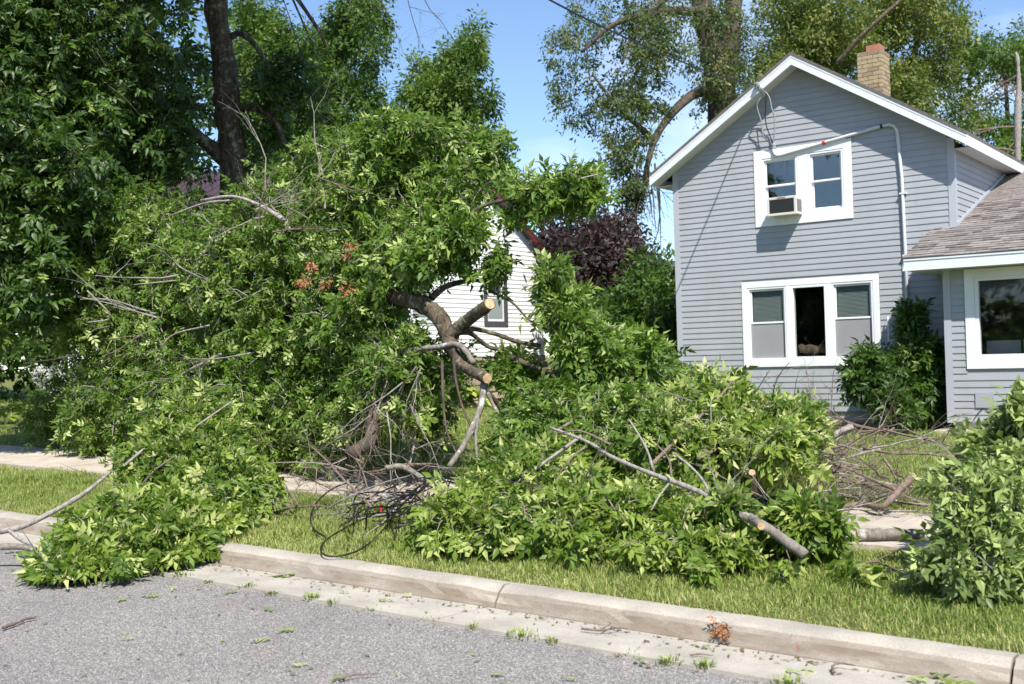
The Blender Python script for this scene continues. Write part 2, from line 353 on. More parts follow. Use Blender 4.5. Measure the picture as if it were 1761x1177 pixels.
def strip(prof, L_):
    n = len(prof); sl = -0.016; K = 30; V = []; F = []
    for k in range(K+1):
        x = L_*k/K; chip = max(0, .014-.05*min(x, L_-x)) + (.007 if random.random() < .05 else 0)
        for p in prof:
            up = p[1] > .05; j = (random.uniform(-.0018, .0018) if up else 0)
            V.append((x, p[0]+j*.7+(chip if up and p[0] < 5.6 else 0), p[1]+sl*x+j-(chip if up and p[0] < 5.6 else 0)))
    for k in range(K): F += [(k*n+i, (k+1)*n+i, (k+1)*n+(i+1) % n, k*n+(i+1) % n) for i in range(n)]
    return MB().add(V, [tuple(range(n)), tuple(K*n+i for i in range(n-1, -1, -1))]+F)
gm = strip(prof_g, SL-.012).mesh('gutter_section', M['gutter']); kms = [strip(prof_k, SL-.014).mesh('kerb_section', M['kerb']) for _ in range(4)]
for k in range(-14, 4):
    x = -1.25 + k*SL
    for me, par, nm, dx in ((gm, gut, 'gutter_section', -.06), (kms[k % 4], kerb, 'kerb_section', 0)):
        o = link(nm, me, par); o.location = (x+dx, 0, float(zroad(x+dx))); o.rotation_euler = (0, random.uniform(-.0006, .0006), 0)
walk = empty('sidewalk', (0, 0, 0)); walk['kind'] = 'structure'
prof_w = [(7.56, -.1), (9.04, -.1), (9.04, .222), (7.56, .208)]
wm = strip(prof_w, 1.5-.014).mesh('slab', M['walk'])
for k in range(-24, 5):
    x = -.6+k*1.5; o = link('slab', wm, walk); o.location = (x, 0, float(zroad(x))+random.uniform(0, .006))
def solid(name, mat, boxes, parent=None, **kw):
    b = MB()
    for q in boxes: b.box(*q)
    return b.build(name, mat, parent, **kw)

# ------------------------------------------------------------------ grey house
YF, XL, XRH = 20.0, -10.62, -5.20
APX, APZ, SLOPE = -7.934, 6.93, .625      # wall gable apex under the roof
EAVE_O = .37; OV = .35
house = empty('grey_house', (-8, 20, 0.25), 'two-storey grey vinyl-sided house with white trim and a low side wing', 'house')
Zb = 0.45; COURSE = .1098
def rakez(x): return APZ - .03 - SLOPE*abs(x-APX)
wall = solid('wall', M['siding'], [], house) if False else None
# openings in the front wall: (x0,x1,z0,z1)
UP = (-8.877, -6.97, 3.97, 5.43); LO = (-9.21, -6.548, 1.29, 2.93)
def open_wall(x0, x1, z0, z1, holes, ya, yb, top=None):
    b = MB(); xs_ = sorted({x0, x1}|{h[0] for h in holes}|{h[1] for h in holes})
    for a, c in zip(xs_[:-1], xs_[1:]):
        hs = sorted([h for h in holes if h[0] <= a+1e-6 and h[1] >= c-1e-6], key=lambda h: h[2]); z = z0
        for h in hs:
            b.box(a, c, ya, yb, z, h[2]); z = h[3]
        if top is None: b.box(a, c, ya, yb, z, z1)
        else:
            mids = [a]+([APX] if a < APX < c else [])+[c]
            b.prism([(a, z), (c, z)]+[(q, top(q)) for q in reversed(mids)], 'y', ya, yb)
    return b
inset = .10
holes = [(UP[0]+inset, UP[1]-inset, UP[2]+inset, UP[3]-inset), (LO[0]+inset, LO[1]-inset, LO[2]+inset, LO[3]-inset)]
wall = open_wall(XL, XRH, Zb, 6, holes, YF, YF+.15, rakez).build('wall', M['siding'], house)
def plank_mesh(xa0, xb0, xa1, xb1, h, name='siding_plank', t=.0155, mat=None):
    # course leaning out at its foot: a drip lip at the bottom, flush at the top; ends may be raked
    V = [(xa0, -t, 0), (xb0, -t, 0), (xb0, -.002, 0), (xa0, -.002, 0), (xa1, -.004, h), (xb1, -.004, h), (xb1, -.001, h), (xa1, -.001, h),
         (xa0+(xa1-xa0)*.10, -t, h*.10), (xb0+(xb1-xb0)*.10, -t, h*.10)]
    F = [(0, 3, 2, 1), (0, 1, 9, 8), (8, 9, 5, 4), (4, 5, 6, 7), (3, 7, 6, 2), (0, 8, 4, 7, 3), (1, 2, 6, 5, 9)]
    return MB().add(V, F).mesh(name, mat or M['siding'])
unit = plank_mesh(0, 1, 0, 1, COURSE)
def plank(parent, x0, x1, z, Y, me=None):
    o = link('siding_plank', me or unit, parent); wl = wloc(parent)
    o.location = (x0-wl.x if me is None else -wl.x, Y-wl.y, z-wl.z)
    if me is None: o.scale = (x1-x0, 1, 1)
    return o
z = Zb; zeave_wall = rakez(XL+.11)
while z < APZ-.1:
    zt = z+COURSE
    lim = lambda zz: (APZ-.035-zz)/SLOPE
    a, b_ = XL+.10, XRH-.10
    if zt < zeave_wall:
        spans = [(a, b_)]
        for h in (UP, LO):
            if zt > h[2]+.004 and z < h[3]-.004:
                spans = [s for q in spans for s in ((q[0], h[0]-.003), (h[1]+.003, q[1]))]
        for s in spans:
            if s[1]-s[0] > 1.6 and random.random() < .45:
                q = random.uniform(s[0]+.5, s[1]-.5); plank(wall, s[0], q-.0012, z, YF); plank(wall, q+.0012, s[1], z, YF)
            else: plank(wall, s[0], s[1], z, YF)
    else:
        la, lb = max(a, APX-lim(z)), min(b_, APX+lim(z)); ta, tb = max(a, APX-max(0, lim(zt))), min(b_, APX+max(0, lim(zt)))
        parts = [(la, lb, ta, tb)]
        if zt > UP[2] and z < UP[3]: parts = [(la, UP[0]-.003, ta, UP[0]-.003), (UP[1]+.003, lb, UP[1]+.003, tb)]
        for q in parts: plank(wall, 0, 0, z, YF, plank_mesh(*q, COURSE))
    z = zt
# right side wall above the wing, in courses
sidew = solid('side_wall', M['siding'], [(XRH-.15, XRH, YF+.152, 28, Zb, 5.15)], house)
z = Zb+COURSE*math.floor((3.4-Zb)/COURSE)
su = plank_mesh(0, 1, 0, 1, COURSE)
while z < 5.06:
    o = link('siding_plank', su, sidew); wl = wloc(sidew); o.location = (XRH-wl.x, YF+.10-wl.y, z-wl.z); o.rotation_euler = (0, 0, R(90)); o.scale = (7.9, 1, 1); z += COURSE
solid('side_wall', M['siding'], [(XL, XL+.15, YF+.152, 28, Zb, 5.15)], house); solid('back_wall', M['siding'], [(XL, XRH, 28.002, 28.15, Zb, 5.0)], house)
for x0, x1, z1 in ((XL-.018, XL+.098, rakez(XL)+.01), (XRH-.098, XRH+.018, rakez(XRH)+.0)):
    MB().box(x0, x1, YF-.022, YF+.001, Zb-.02, z1).build('corner_board', M['corner'], house)
MB().box(XRH+.001, XRH+.020, YF-.0215, YF+.09, 3.5, 5.15).build('corner_board', M['corner'], house)
MB().box(XL-.020, XL-.001, YF-.0215, YF+.09, Zb-.02, 5.15).build('corner_board', M['corner'], house)
solid('foundation', M['block'], [(XL+.03, XRH-.03, YF+.03, 27.9, -.3, Zb-.002)], house)
# roof slabs, rake boards, soffits
hw = 3.05; TH = .06
apx_top = 7.12
for s in (-1, 1):
    nm = 'roof'
    x_e = APX+s*hw; z_e = apx_top-SLOPE*hw
    pts = [(APX, apx_top-TH), (x_e, z_e-TH), (x_e, z_e), (APX, apx_top)]
    if s > 0: pts = pts
    MB().prism(pts if s > 0 else pts[::-1], 'y', YF-OV-.012, 28.4).build('roof', M['shingle_dark'], house)
    # rake board (two-step white fascia)
    for (t0, t1, y0, nm2) in ((.062, .10, YF-OV-.006, 'rake_trim'), (.102, .235, YF-OV, 'rake_board')):
        p2 = [(APX, apx_top-t1), (x_e, z_e-t1), (x_e, z_e-t0), (APX, apx_top-t0)]
        MB().prism(p2 if s > 0 else p2[::-1], 'y', y0, YF-OV+.03).build(nm2, M['alu'], house)
    # soffit under the rake
    p3 = [(APX, apx_top-.225), (x_e-s*.02, z_e-.225+SLOPE*.02), (x_e-s*.02, z_e-.205+SLOPE*.02), (APX, apx_top-.205)]
    MB().prism(p3 if s > 0 else p3[::-1], 'y', YF-OV+.032, YF-.001).build('rake_soffit', M['soffit'], house)
    # eave fascia and flat eave soffit, in panels
    x0 = min(x_e, x_e-s*.02); MB().box(x0, x0+.02, YF-OV+.032, 28.38, z_e-.235, z_e-.064).build('fascia', M['alu'], house)
    xa, xb = sorted((x_e-s*.022, (XRH+.021 if s > 0 else XL-.021)))
    for k in range(28):
        y0 = YF+.001+k*.3; MB().box(xa, xb, y0, y0+.292, z_e-.225, z_e-.21).build('soffit_panel', M['soffit'], house)
# chimney with laid bricks
CX0, CX1, CY0, CY1, CZT = -7.50, -7.02, 22.0, 22.5, 7.50
ch = MB().box(CX0+.012, CX1-.012, CY0+.012, CY1-.012, 6.2, CZT-.01).build('chimney', M['mortar'], house)
bl, bh, bj = .2, .072, .011
bmA = MB().box(0, 1, 0, 1, 0, 1).mesh('brick', M['brick']); bmB = MB().box(0, 1, 0, 1, 0, 1).mesh('brick', M['brick2'])
wl = wloc(ch)
def brick(x0, x1, y0, y1, z0, z1, soot):
    o = link('brick', bmB if (soot or random.random() < .22) else bmA, ch); j = random.uniform(-.002, .002)
    o.location = (x0-wl.x+j, y0-wl.y+j, z0-wl.z); o.scale = (x1-x0, y1-y0, z1-z0)
nc = 15
for c in range(nc):
    z0 = CZT-(c+1)*(bh+bj); off = (c % 2)*.11
    for face in 'fblr':
        a0, a1 = (CX0, CX1) if face in 'fb' else (CY0+.085, CY1-.085)
        x = a0-off
        while x < a1-.02:
            xa, xb = max(x, a0), min(x+bl, a1); x += bl+bj
            if xb-xa < .03: continue
            if face == 'f': brick(xa, xb, CY0, CY0+.084, z0, z0+bh, c < 1)
            elif face == 'b': brick(xa, xb, CY1-.084, CY1, z0, z0+bh, c < 1)
            elif face == 'r': brick(CX1-.084, CX1, xa, xb, z0, z0+bh, c < 1)
            else: brick(CX0, CX0+.084, xa, xb, z0, z0+bh, c < 1)
MB().ring(CX0+.10, CX1-.10, 0, 1, .03, 0, 1)
fl = MB()
for q in ((CX0+.15, CX1-.06, CY0+.1, CY0+.13), (CX0+.15, CX1-.06, CY1-.13, CY1-.1), (CX0+.15, CX0+.18, CY0+.131, CY1-.131), (CX1-.09, CX1-.06, CY0+.131, CY1-.131)):
    fl.box(*q, CZT-.2, CZT+.13)
fl.build('flue', M['clay'], ch)

# windows
def blind(parent, x0, x1, z0, z1, Y):
    b = MB(); z = z1-.02
    while z > z0+.01:
        b.add([(x0, Y-.006, z-.022), (x1, Y-.006, z-.022), (x1, Y+.006, z), (x0, Y+.006, z)], [(0, 1, 2, 3)]); z -= .024
    return b.build('blind', M['blind'], parent, kind='stuff')
def sash(parent, x0, x1, z0, z1, Y, w=.042, glass='glass'):
    s = MB().ring(x0, x1, z0, z1, w, Y, Y+.035).build('sash', M['white'], parent, bevel=.004)
    MB().box(x0+w+.001, x1-w-.001, Y+.014, Y+.019, z0+w+.001, z1-w-.001).build('pane', M[glass], parent)
def dh_window(parent, x0, x1, z0, z1, Y, zmid, blinds=False, screen=False, glass='glass'):
    f = MB().ring(x0, x1, z0, z1, .036, Y-.022, Y+.10).build('window', M['white'], parent, bevel=.004)
    i = .037
    sash(f, x0+i, x1-i, zmid-.012, z1-i, Y+.015, .036, glass); sash(f, x0+i, x1-i, z0+i, zmid+.018, Y+.055 if not screen else Y+.052, .036, glass)
    if blinds: blind(f, x0+.08, x1-.08, zmid-.02, z1-.055, Y+.062)
    if screen: MB().box(x0+i+.002, x1-i-.002, Y+.028, Y+.030, z0+i+.002, zmid-.02).build('screen', M['screen'], f)
    return f
def casing(parent, O_, w, Y, name='window_casing', sill=True):
    return MB().ring(O_[0], O_[1], O_[2], O_[3], w, Y-.030, Y-.0185, w*1.0, w*1.15).build(name, M['white'], parent, bevel=.004)
cu = casing(house, UP, .165, YF)
solid('mullion', M['white'], [(-8.01, -7.80, YF-.0295, YF-.019, UP[2]+.19, UP[3]-.166)], cu)
wu1 = dh_window(house, -8.712, -8.012, UP[2]+.192, UP[3]-.167, YF, 4.73, glass='glass2')
wu2 = dh_window(house, -7.797, -7.136, UP[2]+.192, UP[3]-.167, YF, 4.72, glass='glass2')
cl = casing(house, LO, .115, YF)
for xm in (-8.272, -7.475): solid('mullion', M['white'], [(xm-.045, xm+.045, YF-.0295, YF-.019, LO[2]+.134, LO[3]-.117)], cl)
wl1 = dh_window(house, -9.094, -8.318, LO[2]+.133, LO[3]-.116, YF, 2.13, True, True)
wl3 = dh_window(house, -7.429, -6.664, LO[2]+.133, LO[3]-.116, YF, 2.15, True, True)
f2 = MB().ring(-8.226, -7.521, LO[2]+.133, LO[3]-.116, .05, YF-.025, YF+.10).build('window', M['white'], house, bevel=.004)
MB().box(-8.175, -7.572, YF+.03, YF+.036, LO[2]+.184, LO[3]-.167).build('pane', M['glass'], f2)
for h in holes:   # dark rooms behind the glass
    MB().add([(h[0]-.3, YF+.151, h[2]-.3), (h[1]+.3, YF+.151, h[2]-.3), (h[1]+.3, YF+.151, h[3]+.3), (h[0]-.3, YF+.151, h[3]+.3),
              (h[0]-.3, YF+2, h[2]-.3), (h[1]+.3, YF+2, h[2]-.3), (h[1]+.3, YF+2, h[3]+.3), (h[0]-.3, YF+2, h[3]+.3)],
             [(4, 5, 6, 7), (0, 4, 7, 3), (1, 2, 6, 5), (0, 1, 5, 4), (3, 7, 6, 2)]).build('dark_room', M['dark'], house)
b = MB()
b.tube([(-8.2+.03*i, YF+.22+.01*math.sin(i), 1.60+.02*math.sin(i*.9)) for i in range(24)], [.06]+[.085+.014*math.sin(i*1.3) for i in range(22)]+[.06], 10)
tag(b.build('cloth_roll', M['tan'], smooth=True), 'tan bundle lying inside the middle pane of the lower front window', 'bundle')

# conduit on the wall, weatherhead, straps
cp = [(-8.452, YF-.05, 5.44), (-8.452, YF-.055, 5.38), (-8.43, YF-.058, 5.325), (-8.38, YF-.06, 5.29), (-8.30, YF-.06, 5.29), (-7.0, YF-.055, 5.475), (-6.38, YF-.055, 5.56), (-6.26, YF-.055, 5.565),
      (-6.18, YF-.055, 5.53), (-6.13, YF-.055, 5.44), (-6.125, YF-.055, 5.36), (-6.075, YF-.055, 4.6), (-6.055, YF-.055, 3.3), (-6.05, YF-.055, 1.6)]
cd_ = MB().tube(cp, .03, 10).build('conduit', M['pvc'], house, smooth=True)
MB().tube([(-7.50, YF-.055, 5.403), (-7.44, YF-.055, 5.412)], .034, 10).build('marker_tape', M['red'], cd_)
MB().tube([(-6.42, YF-.055, 5.553), (-6.38, YF-.055, 5.559)], .036, 10).build('strap', M['black'], cd_)
MB().tube([(-8.452, YF-.05, 5.43), (-8.452, YF-.05, 5.50), (-8.46, YF-.09, 5.53)], [.04, .05, .03], 8).build('weatherhead', M['greycable'], cd_)
for zz in (4.3, 3.2): MB().box(-6.12 if zz > 4 else -6.10, -6.0, YF-.088, YF-.02, zz, zz+.03).build('strap', M['pvc'], cd_)

# air conditioner in the upper left window
ac = empty('air_conditioner', (-8.23, YF-.3, 4.12), 'beige window air conditioner with dark grille sticking out of the upper left window', 'air conditioner')
ax0, ax1, az0, az1, ay0, ay1 = -8.49, -7.93, 4.125, 4.455, YF-.33, YF-.03
MB().box(ax0, ax1, ay0, ay1, az0, az1).build('case', M['acbody'], ac, bevel=.012)
MB().ring(ax0-.008, ax1+.008, az0-.008, az1+.008, .045, ay0-.018, ay0-.001).build('front_frame', M['acbody'], ac, bevel=.005)
MB().box(ax0+.038, ax1-.038, ay0-.010, ay0-.0005, az0+.038, az1-.038).build('grille', M['acgrille'], ac)
b = MB()
for i in range(26): b.box(ax0+.045, ax1-.045, ay0-.0145, ay0-.0105, az0+.046+i*.0095, az0+.050+i*.0095)
b.build('fins', M['acgrille'], ac, kind='stuff')
for i in range(5): MB().box(ax1, ax1+.004, ay0+.05+i*.045, ay0+.075+i*.045, az0+.05, az1-.05).build('side_vent', M['acgrille'], ac)
MB().box(ax0+.2, ax0+.36, ay0-.024, ay0-.0185, az1-.018, az1-.002).build('badge', M['deadleaf'], ac)

# ------------------------------------------------------------------ side wing
WX0, WYF = -5.069, 18.677
WZB = .375
wing = MB()
WH = (-4.752+.1, -2.45-.1, 1.217+.1, 2.813-.08)
ww = open_wall(WX0, 2.2, WZB, 2.86, [WH], WYF, WYF+.15).build('wing_wall', M['siding'], house)
WC = .1098; z = WZB
while z < 2.80:
    sp = [(WX0+.10, 2.2)]
    if z+WC > 1.217 and z < 2.813: sp = [(WX0+.10, -4.753), (-2.449, 2.2)]
    for s in sp:
        plank(ww, s[0], s[1], z, WYF)
    z += WC
MB().box(WX0-.015, WX0+.098, WYF-.022, WYF-.001, WZB-.02, 2.86).build('corner_board', M['corner'], house)
solid('wing_wall', M['siding'], [(WX0, WX0+.15, WYF+.151, YF-.002, WZB, 2.86)], house)
solid('wing_foundation', M['block'], [(WX0+.10, 2.1, WYF+.05, YF, -.4, WZB-.002)], house)
cw = MB().ring(-4.752, -2.45, 1.217, 2.813, .15, WYF-.032, WYF-.0185, .14, .17).build('window_casing', M['white'], house, bevel=.004)
f3 = MB().ring(-4.60, -2.60, 1.389, 2.672, .055, WYF-.025, WYF+.1).build('window', M['white'], house, bevel=.004)
MB().box(-4.544, -2.656, WYF+.02, WYF+.026, 1.445, 2.616).build('pane', M['glass'], f3)
MB().box(-4.54, -2.66, WYF+.10, WYF+.13, 2.36, 2.61).build('blind', M['curtain'], f3)
for a, c in ((-4.53, -4.02), (-3.98, -3.8), (-3.76, -3.5)):
    MB().box(a, c, WYF+.35, WYF+.37, 1.35, 1.66).build('chair_back', M['screen'], f3)
MB().add([(-4.7, WYF+.151, 1.2), (-2.4, WYF+.151, 1.2), (-2.4, WYF+.151, 2.8), (-4.7, WYF+.151, 2.8), (-4.7, WYF+1.2, 1.2), (-2.4, WYF+1.2, 1.2), (-2.4, WYF+1.2, 2.8), (-4.7, WYF+1.2, 2.8)],
         [(4, 5, 6, 7), (0, 4, 7, 3), (1, 2, 6, 5), (0, 1, 5, 4), (3, 7, 6, 2)]).build('dark_room', M['dark'], house)
# wing roof: deck, shingles, drip edge, fascia, soffit
WRX0, WRX1, WRY, WRZ, WSL = -5.566, 2.5, 18.227, 3.03, .352
def wz(y): return WRZ+WSL*(y-WRY)
deck = MB().prism([(WRY+.01, wz(WRY+.01)-.05), (YF-.03, wz(YF-.03)-.05), (YF-.03, wz(YF-.03)-.006), (WRY+.01, wz(WRY+.01)-.006)], 'x', WRX0+.01, XRH+.022).build('wing_roof', M['shingle_dark'], house)
MB().prism([(WRY+.01, wz(WRY+.01)-.05), (24.5, wz(24.5)-.05), (24.5, wz(24.5)-.006), (WRY+.01, wz(WRY+.01)-.006)], 'x', XRH+.024, WRX1).build('wing_roof', M['shingle_dark'], house)
EX = .145; ang = math.atan(WSL); cosA, sinA = math.cos(ang), math.sin(ang)
sm_ = [MB().add([(0, 0, 0), (1, 0, 0), (1, EX*1.02, -.001), (0, EX*1.02, -.001), (0, 0, .012), (1, 0, .012), (1, EX*1.02, .003), (0, EX*1.02, .003)],
       [(0, 3, 2, 1), (4, 5, 6, 7), (0, 1, 5, 4), (1, 2, 6, 5), (2, 3, 7, 6), (3, 0, 4, 7)]).mesh('shingle', M[k]) for k in ('shingle', 'shingle', 'shingle_dark', 'shingle_light')]
wl = wloc(deck); nsh = 0; far = []
row = 0; s = 0.0
while True:
    y = WRY-.02+s*cosA
    if y > 24.2: break
    zr = WRZ-.02*WSL+s*sinA
    x = (WRX0-.02 if y < YF-.07 else XRH+.025) - random.uniform(0, .2); xmin = WRX0-.02 if y < YF-.1 else XRH+.025
    while x < WRX1:
        wdt = random.choice((.14, .2, .28, .34)); xa, xb = max(x, xmin), x+wdt-.006; x += wdt
        if xb-xa < .03: continue
        px, py, D = project([(xa+xb)/2, y, zr])
        if px[0] > 1860 or py[0] < 270: 
            if px[0] > 2100: continue
            far.append((xa, xb, y, zr)); continue
        if nsh < 300 and y < 21.6:
            o = link('shingle', random.choice(sm_), deck); o.location = (xa-wl.x, y-wl.y, zr-wl.z+random.uniform(0, .003)); o.rotation_euler = (ang, 0, 0); o.scale = (xb-xa, 1, random.choice((1, 1, 1.7))); nsh += 1
        else: far.append((xa, xb, y, zr))
    s += EX; row += 1
b = MB()
for (xa, xb, y, zr) in far:
    h = random.choice((.008, .012, .018)); c2, s2 = EX*cosA, EX*sinA
    b.add([(xa, y, zr), (xb, y, zr), (xb, y+c2, zr+s2), (xa, y+c2, zr+s2), (xa, y, zr+h), (xb, y, zr+h), (xb, y+c2, zr+s2+.003), (xa, y+c2, zr+s2+.003)], [(4, 5, 6, 7), (0, 1, 5, 4), (1, 2, 6, 5), (3, 0, 4, 7)])
b.build('shingles', M['shingle'], deck, kind='stuff')
MB().box(WRX0, WRX1, WRY-.012, WRY+.012, WRZ-.045, WRZ-.012).build('drip_edge', M['alu'], house)
MB().box(WRX0, WRX1, WRY, WRY+.02, WRZ-.205, WRZ-.047).build('fascia', M['alu'], house)
MB().prism([(WRY, WRZ-.205), (WRY+.021, WRZ-.205), (YF-.03, wz(YF-.03)-.2), (YF-.03, wz(YF-.03)-.052), (WRY+.02, wz(WRY+.02)-.054)], 'x', WRX0-.02, WRX0-.001).build('barge_board', M['alu'], house)
MB().box(WRX0+.001, WRX1, WRY+.021, WYF-.001, WRZ-.2, WRZ-.18).build('soffit_panel', M['soffit'], house)
MB().box(WRX0+.001, WX0-.001, WYF, YF-.031, WRZ-.2, WRZ-.18).build('soffit_panel', M['soffit'], house)
# flashing between side wall and wing roof
MB().prism([(YF-.02, wz(YF-.02)+.012), (24, wz(24)+.012), (24, wz(24)+.075), (YF-.02, wz(YF-.02)+.075)], 'x', XRH+.021, XRH+.035).build('flashing', M['corner'], house)
MB().box(-4.64, -4.36, WYF-.03, WYF-.0175, .60, .84).build('access_hatch', M['siding'], house)
for (a, c) in (((-4.52, .60), (-4.68, .40)), ((-4.48, .60), (-4.25, .40))):
    MB().tube([(a[0], WYF-.03, a[1]), ((a[0]+c[0])/2, WYF-.04, (a[1]+c[1])/2+.02), (c[0], WYF-.03, c[1])], .006, 5).build('wire', M['black'], house)
P = onG(1650, 745); b = MB(); b.box(P[0]-.35, P[0]+.45, P[1]-.15, P[1]+.25, P[2]-.05, P[2]+.05)
tag(b.build('splash_stone', M['walk'], bevel=.01), 'flat pale concrete paver at the foot of the wing corner', 'paver')

# service cables on the gable
def cable(name, pts, r, mat, label, group=None, n=6, sub=6):
    pts = [np.array(p, float) for p in pts]; Q = []
    P_ = [2*pts[0]-pts[1]]+pts+[2*pts[-1]-pts[-2]]
    for i in range(1, len(P_)-2):
        for k in range(sub):
            t = k/sub; a, b2, c, d = P_[i-1:i+3]
            Q.append(.5*((2*b2)+(-a+c)*t+(2*a-5*b2+4*c-d)*t*t+(-a+3*b2-3*c+d)*t**3))
    Q.append(pts[-1]); o = MB().tube(Q, r, n).build(name, mat, smooth=True); return tag(o, label, 'cable', group)
A = np.array([-8.60, YF-OV-.05, 6.60])
PE = at(945, 0, 14.0); PF = PE+(PE-A)*.5+np.array([0, 0, .5])
cable('service_cable', [A, A*.6+PE*.4+np.array([0, 0, -.12]), PE, PF], .013, M['black'], 'overhead service cable running from the gable out over the yard at top')
cable('drip_loop', [A, (-8.55, YF-.3, 6.42), (-8.66, YF-.28, 6.25), (-8.62, YF-.2, 5.95), (-8.62, YF-.15, 5.72), (-8.55, YF-.1, 5.58), (-8.46, YF-.09, 5.53)], .012, M['greycable'], 'left grey service wire looping from the gable eave to the conduit top')
cable('drip_loop', [A, (-8.46, YF-.32, 6.45), (-8.50, YF-.26, 6.2), (-8.52, YF-.22, 5.9), (-8.47, YF-.15, 5.65), (-8.455, YF-.09, 5.53)], .010, M['black'], 'middle dark service wire hanging between gable eave and conduit top')
cable('drip_loop', [A, (-8.42, YF-.30, 6.40), (-8.38, YF-.25, 6.15), (-8.36, YF-.2, 6.02), (-8.38, YF-.15, 5.75), (-8.45, YF-.09, 5.53)], .012, M['greycable'], 'right grey service wire with a splice below the gable eave')
b = MB(); b.tube([A+np.array([0, .07, .02]), A+np.array([0, -.05, 0])], .05, 8)
tag(b.build('insulator', M['greycable']), 'round grey cable insulator fixed to the left rake board', 'insulator')
Q0 = onY(1524, 560, YF-.4)
cable('hanging_wire', [onY(1527, 545, YF-.1), onY(1529, 590, YF-.35), onY(1534, 640, YF-.45), onY(1535, 675, YF-.45), onY(1531, 690, YF-.45), onY(1529, 670, YF-.45), onY(1527, 625, YF-.42), onY(1521, 618, YF-.4), onY(1514, 624, YF-.42)], .016, M['whitecable'], 'pale loose wire loop hanging in front of the dark shrub by the wing')
cable('guy_wire', [onY(1521, 618, YF-.4), onY(1505, 655, YF-.6), onY(1487, 690, YF-.8)], .010, M['black'], 'thin dark wire slanting down left from the hanging wire loop')

# ------------------------------------------------------------------ white house behind the fallen tree
WH_X = -17.5
wh = empty('white_house', (WH_X-4.5, 20.9, .45), 'white clapboard house with steep maroon roof half hidden behind the fallen tree', 'house')
wy0, wy1, wap, wsl, wzb = 16.7, 25.1, 20.9, .64, 1.66
wrake = lambda y: 7.10-wsl*abs(y-wap)
wwin = (22.56, 23.40, 2.50, 4.00)
g = MB(); I_ = .05
H = (wwin[0]+I_, wwin[1]-I_, wwin[2]+I_, wwin[3]-I_)
for a, c in ((wy0, wap), (wap, H[0]), (H[1], wy1)): g.prism([(a, wzb), (c, wzb), (c, wrake(c)), (a, wrake(a))], 'x', WH_X-.15, WH_X)
g.prism([(H[0], wzb), (H[1], wzb), (H[1], H[2]), (H[0], H[2])], 'x', WH_X-.15, WH_X); g.prism([(H[0], H[3]), (H[1], H[3]), (H[1], wrake(H[1])), (H[0], wrake(H[0]))], 'x', WH_X-.15, WH_X)
gw = g.build('wall', M['wsiding'], wh)
wc = .112; uw = plank_mesh(0, 1, 0, 1, wc, t=.018, mat=M['wsiding']); wl = wloc(gw)
z = wzb
def wplank(a, c, z, me=None):
    o = link('siding_plank', me or uw, gw); o.location = (WH_X-wl.x, (a if me is None else 0)-wl.y, z-wl.z); o.rotation_euler = (0, 0, R(90))
    if me is None: o.scale = (c-a, 1, 1)
while z < 7.0:
    zt = z+wc; lim = lambda q: (7.08-q)/wsl
    if zt < wrake(wy1)-.02:
        if zt > wwin[2] and z < wwin[3]: wplank(wy0, wwin[0]-.09, z); wplank(wwin[1]+.09, wy1, z)
        else: wplank(wy0, wy1, z)
    else:
        q = (wap-lim(z), wap+lim(z), wap-max(0, lim(zt)), wap+max(0, lim(zt)))
        q = (max(q[0], wy0), min(q[1], wy1), max(q[2], wy0), min(q[3], wy1))
        if zt > wwin[2] and z < wwin[3]:
            wplank(0, 0, z, plank_mesh(q[0], wwin[0]-.09, q[2], wwin[0]-.09, wc, mat=M['wsiding'])); wplank(0, 0, z, plank_mesh(wwin[1]+.09, q[1], wwin[1]+.09, q[3], wc, mat=M['wsiding']))
        else: wplank(0, 0, z, plank_mesh(*q, wc, mat=M['wsiding']))
    z = zt
solid('wall', M['wsiding'], [(-27, WH_X-.152, wy0, wy0+.15, wzb, 4.4)], wh); solid('wall', M['wsiding'], [(-27, WH_X-.152, wy1-.15, wy1, wzb, 4.4)], wh)
solid('wall', M['wsiding'], [(-27, -26.85, wy0+.152, wy1-.152, wzb, 4.4)], wh)
solid('dark_room', M['dark'], [(WH_X-1.0, WH_X-.9, 22.2, 23.8, 2.2, 4.4)], wh)
for s in (-1, 1):
    ye = wap+s*4.5; ze = 7.18-wsl*4.5
    p = [(wap, 7.18), (ye, ze), (ye, ze+.08), (wap, 7.26)]
    MB().prism(p if s > 0 else p[::-1], 'x', -27.3, WH_X+.22).build('roof', M['maroon'], wh)
    p = [(wap, 7.07), (ye, ze-.11), (ye, ze-.002), (wap, 7.178)]
    MB().prism(p if s > 0 else p[::-1], 'x', WH_X+.17, WH_X+.21).build('rake_board', M['red_trim'], wh)
    p = [(wap, 7.08), (ye, ze-.10), (ye, ze-.08), (wap, 7.10)]
    MB().prism(p if s > 0 else p[::-1], 'x', WH_X+.002, WH_X+.168).build('rake_soffit', M['darkframe'], wh)
    for k in range(18):   # standing seams
        x = -27.2+k*.53
        p = [(wap, 7.262), (ye, ze+.082), (ye, ze+.11), (wap, 7.29)]
        MB().prism(p if s > 0 else p[::-1], 'x', x, x+.03).build('roof_seam', M['maroon'], wh)
fr = MB()
def ringx(y0, y1, z0, z1, w_, xa, xb):
    o = [(y0, z0), (y1, z0), (y1, z1), (y0, z1)]; i = [(y0+w_, z0+w_), (y1-w_, z0+w_), (y1-w_, z1-w_), (y0+w_, z1-w_)]
    V = [(xa, *p) for p in o+i]+[(xb, *p) for p in o+i]; F = []
    for k in range(4):
        j = (k+1) % 4; F += [(k, j, 4+j, 4+k)[::-1], (8+j, 8+k, 12+k, 12+j)[::-1], (k, 8+k, 8+j, j)[::-1], (4+k, 4+j, 12+j, 12+k)[::-1]]
    return MB().add(V, F)
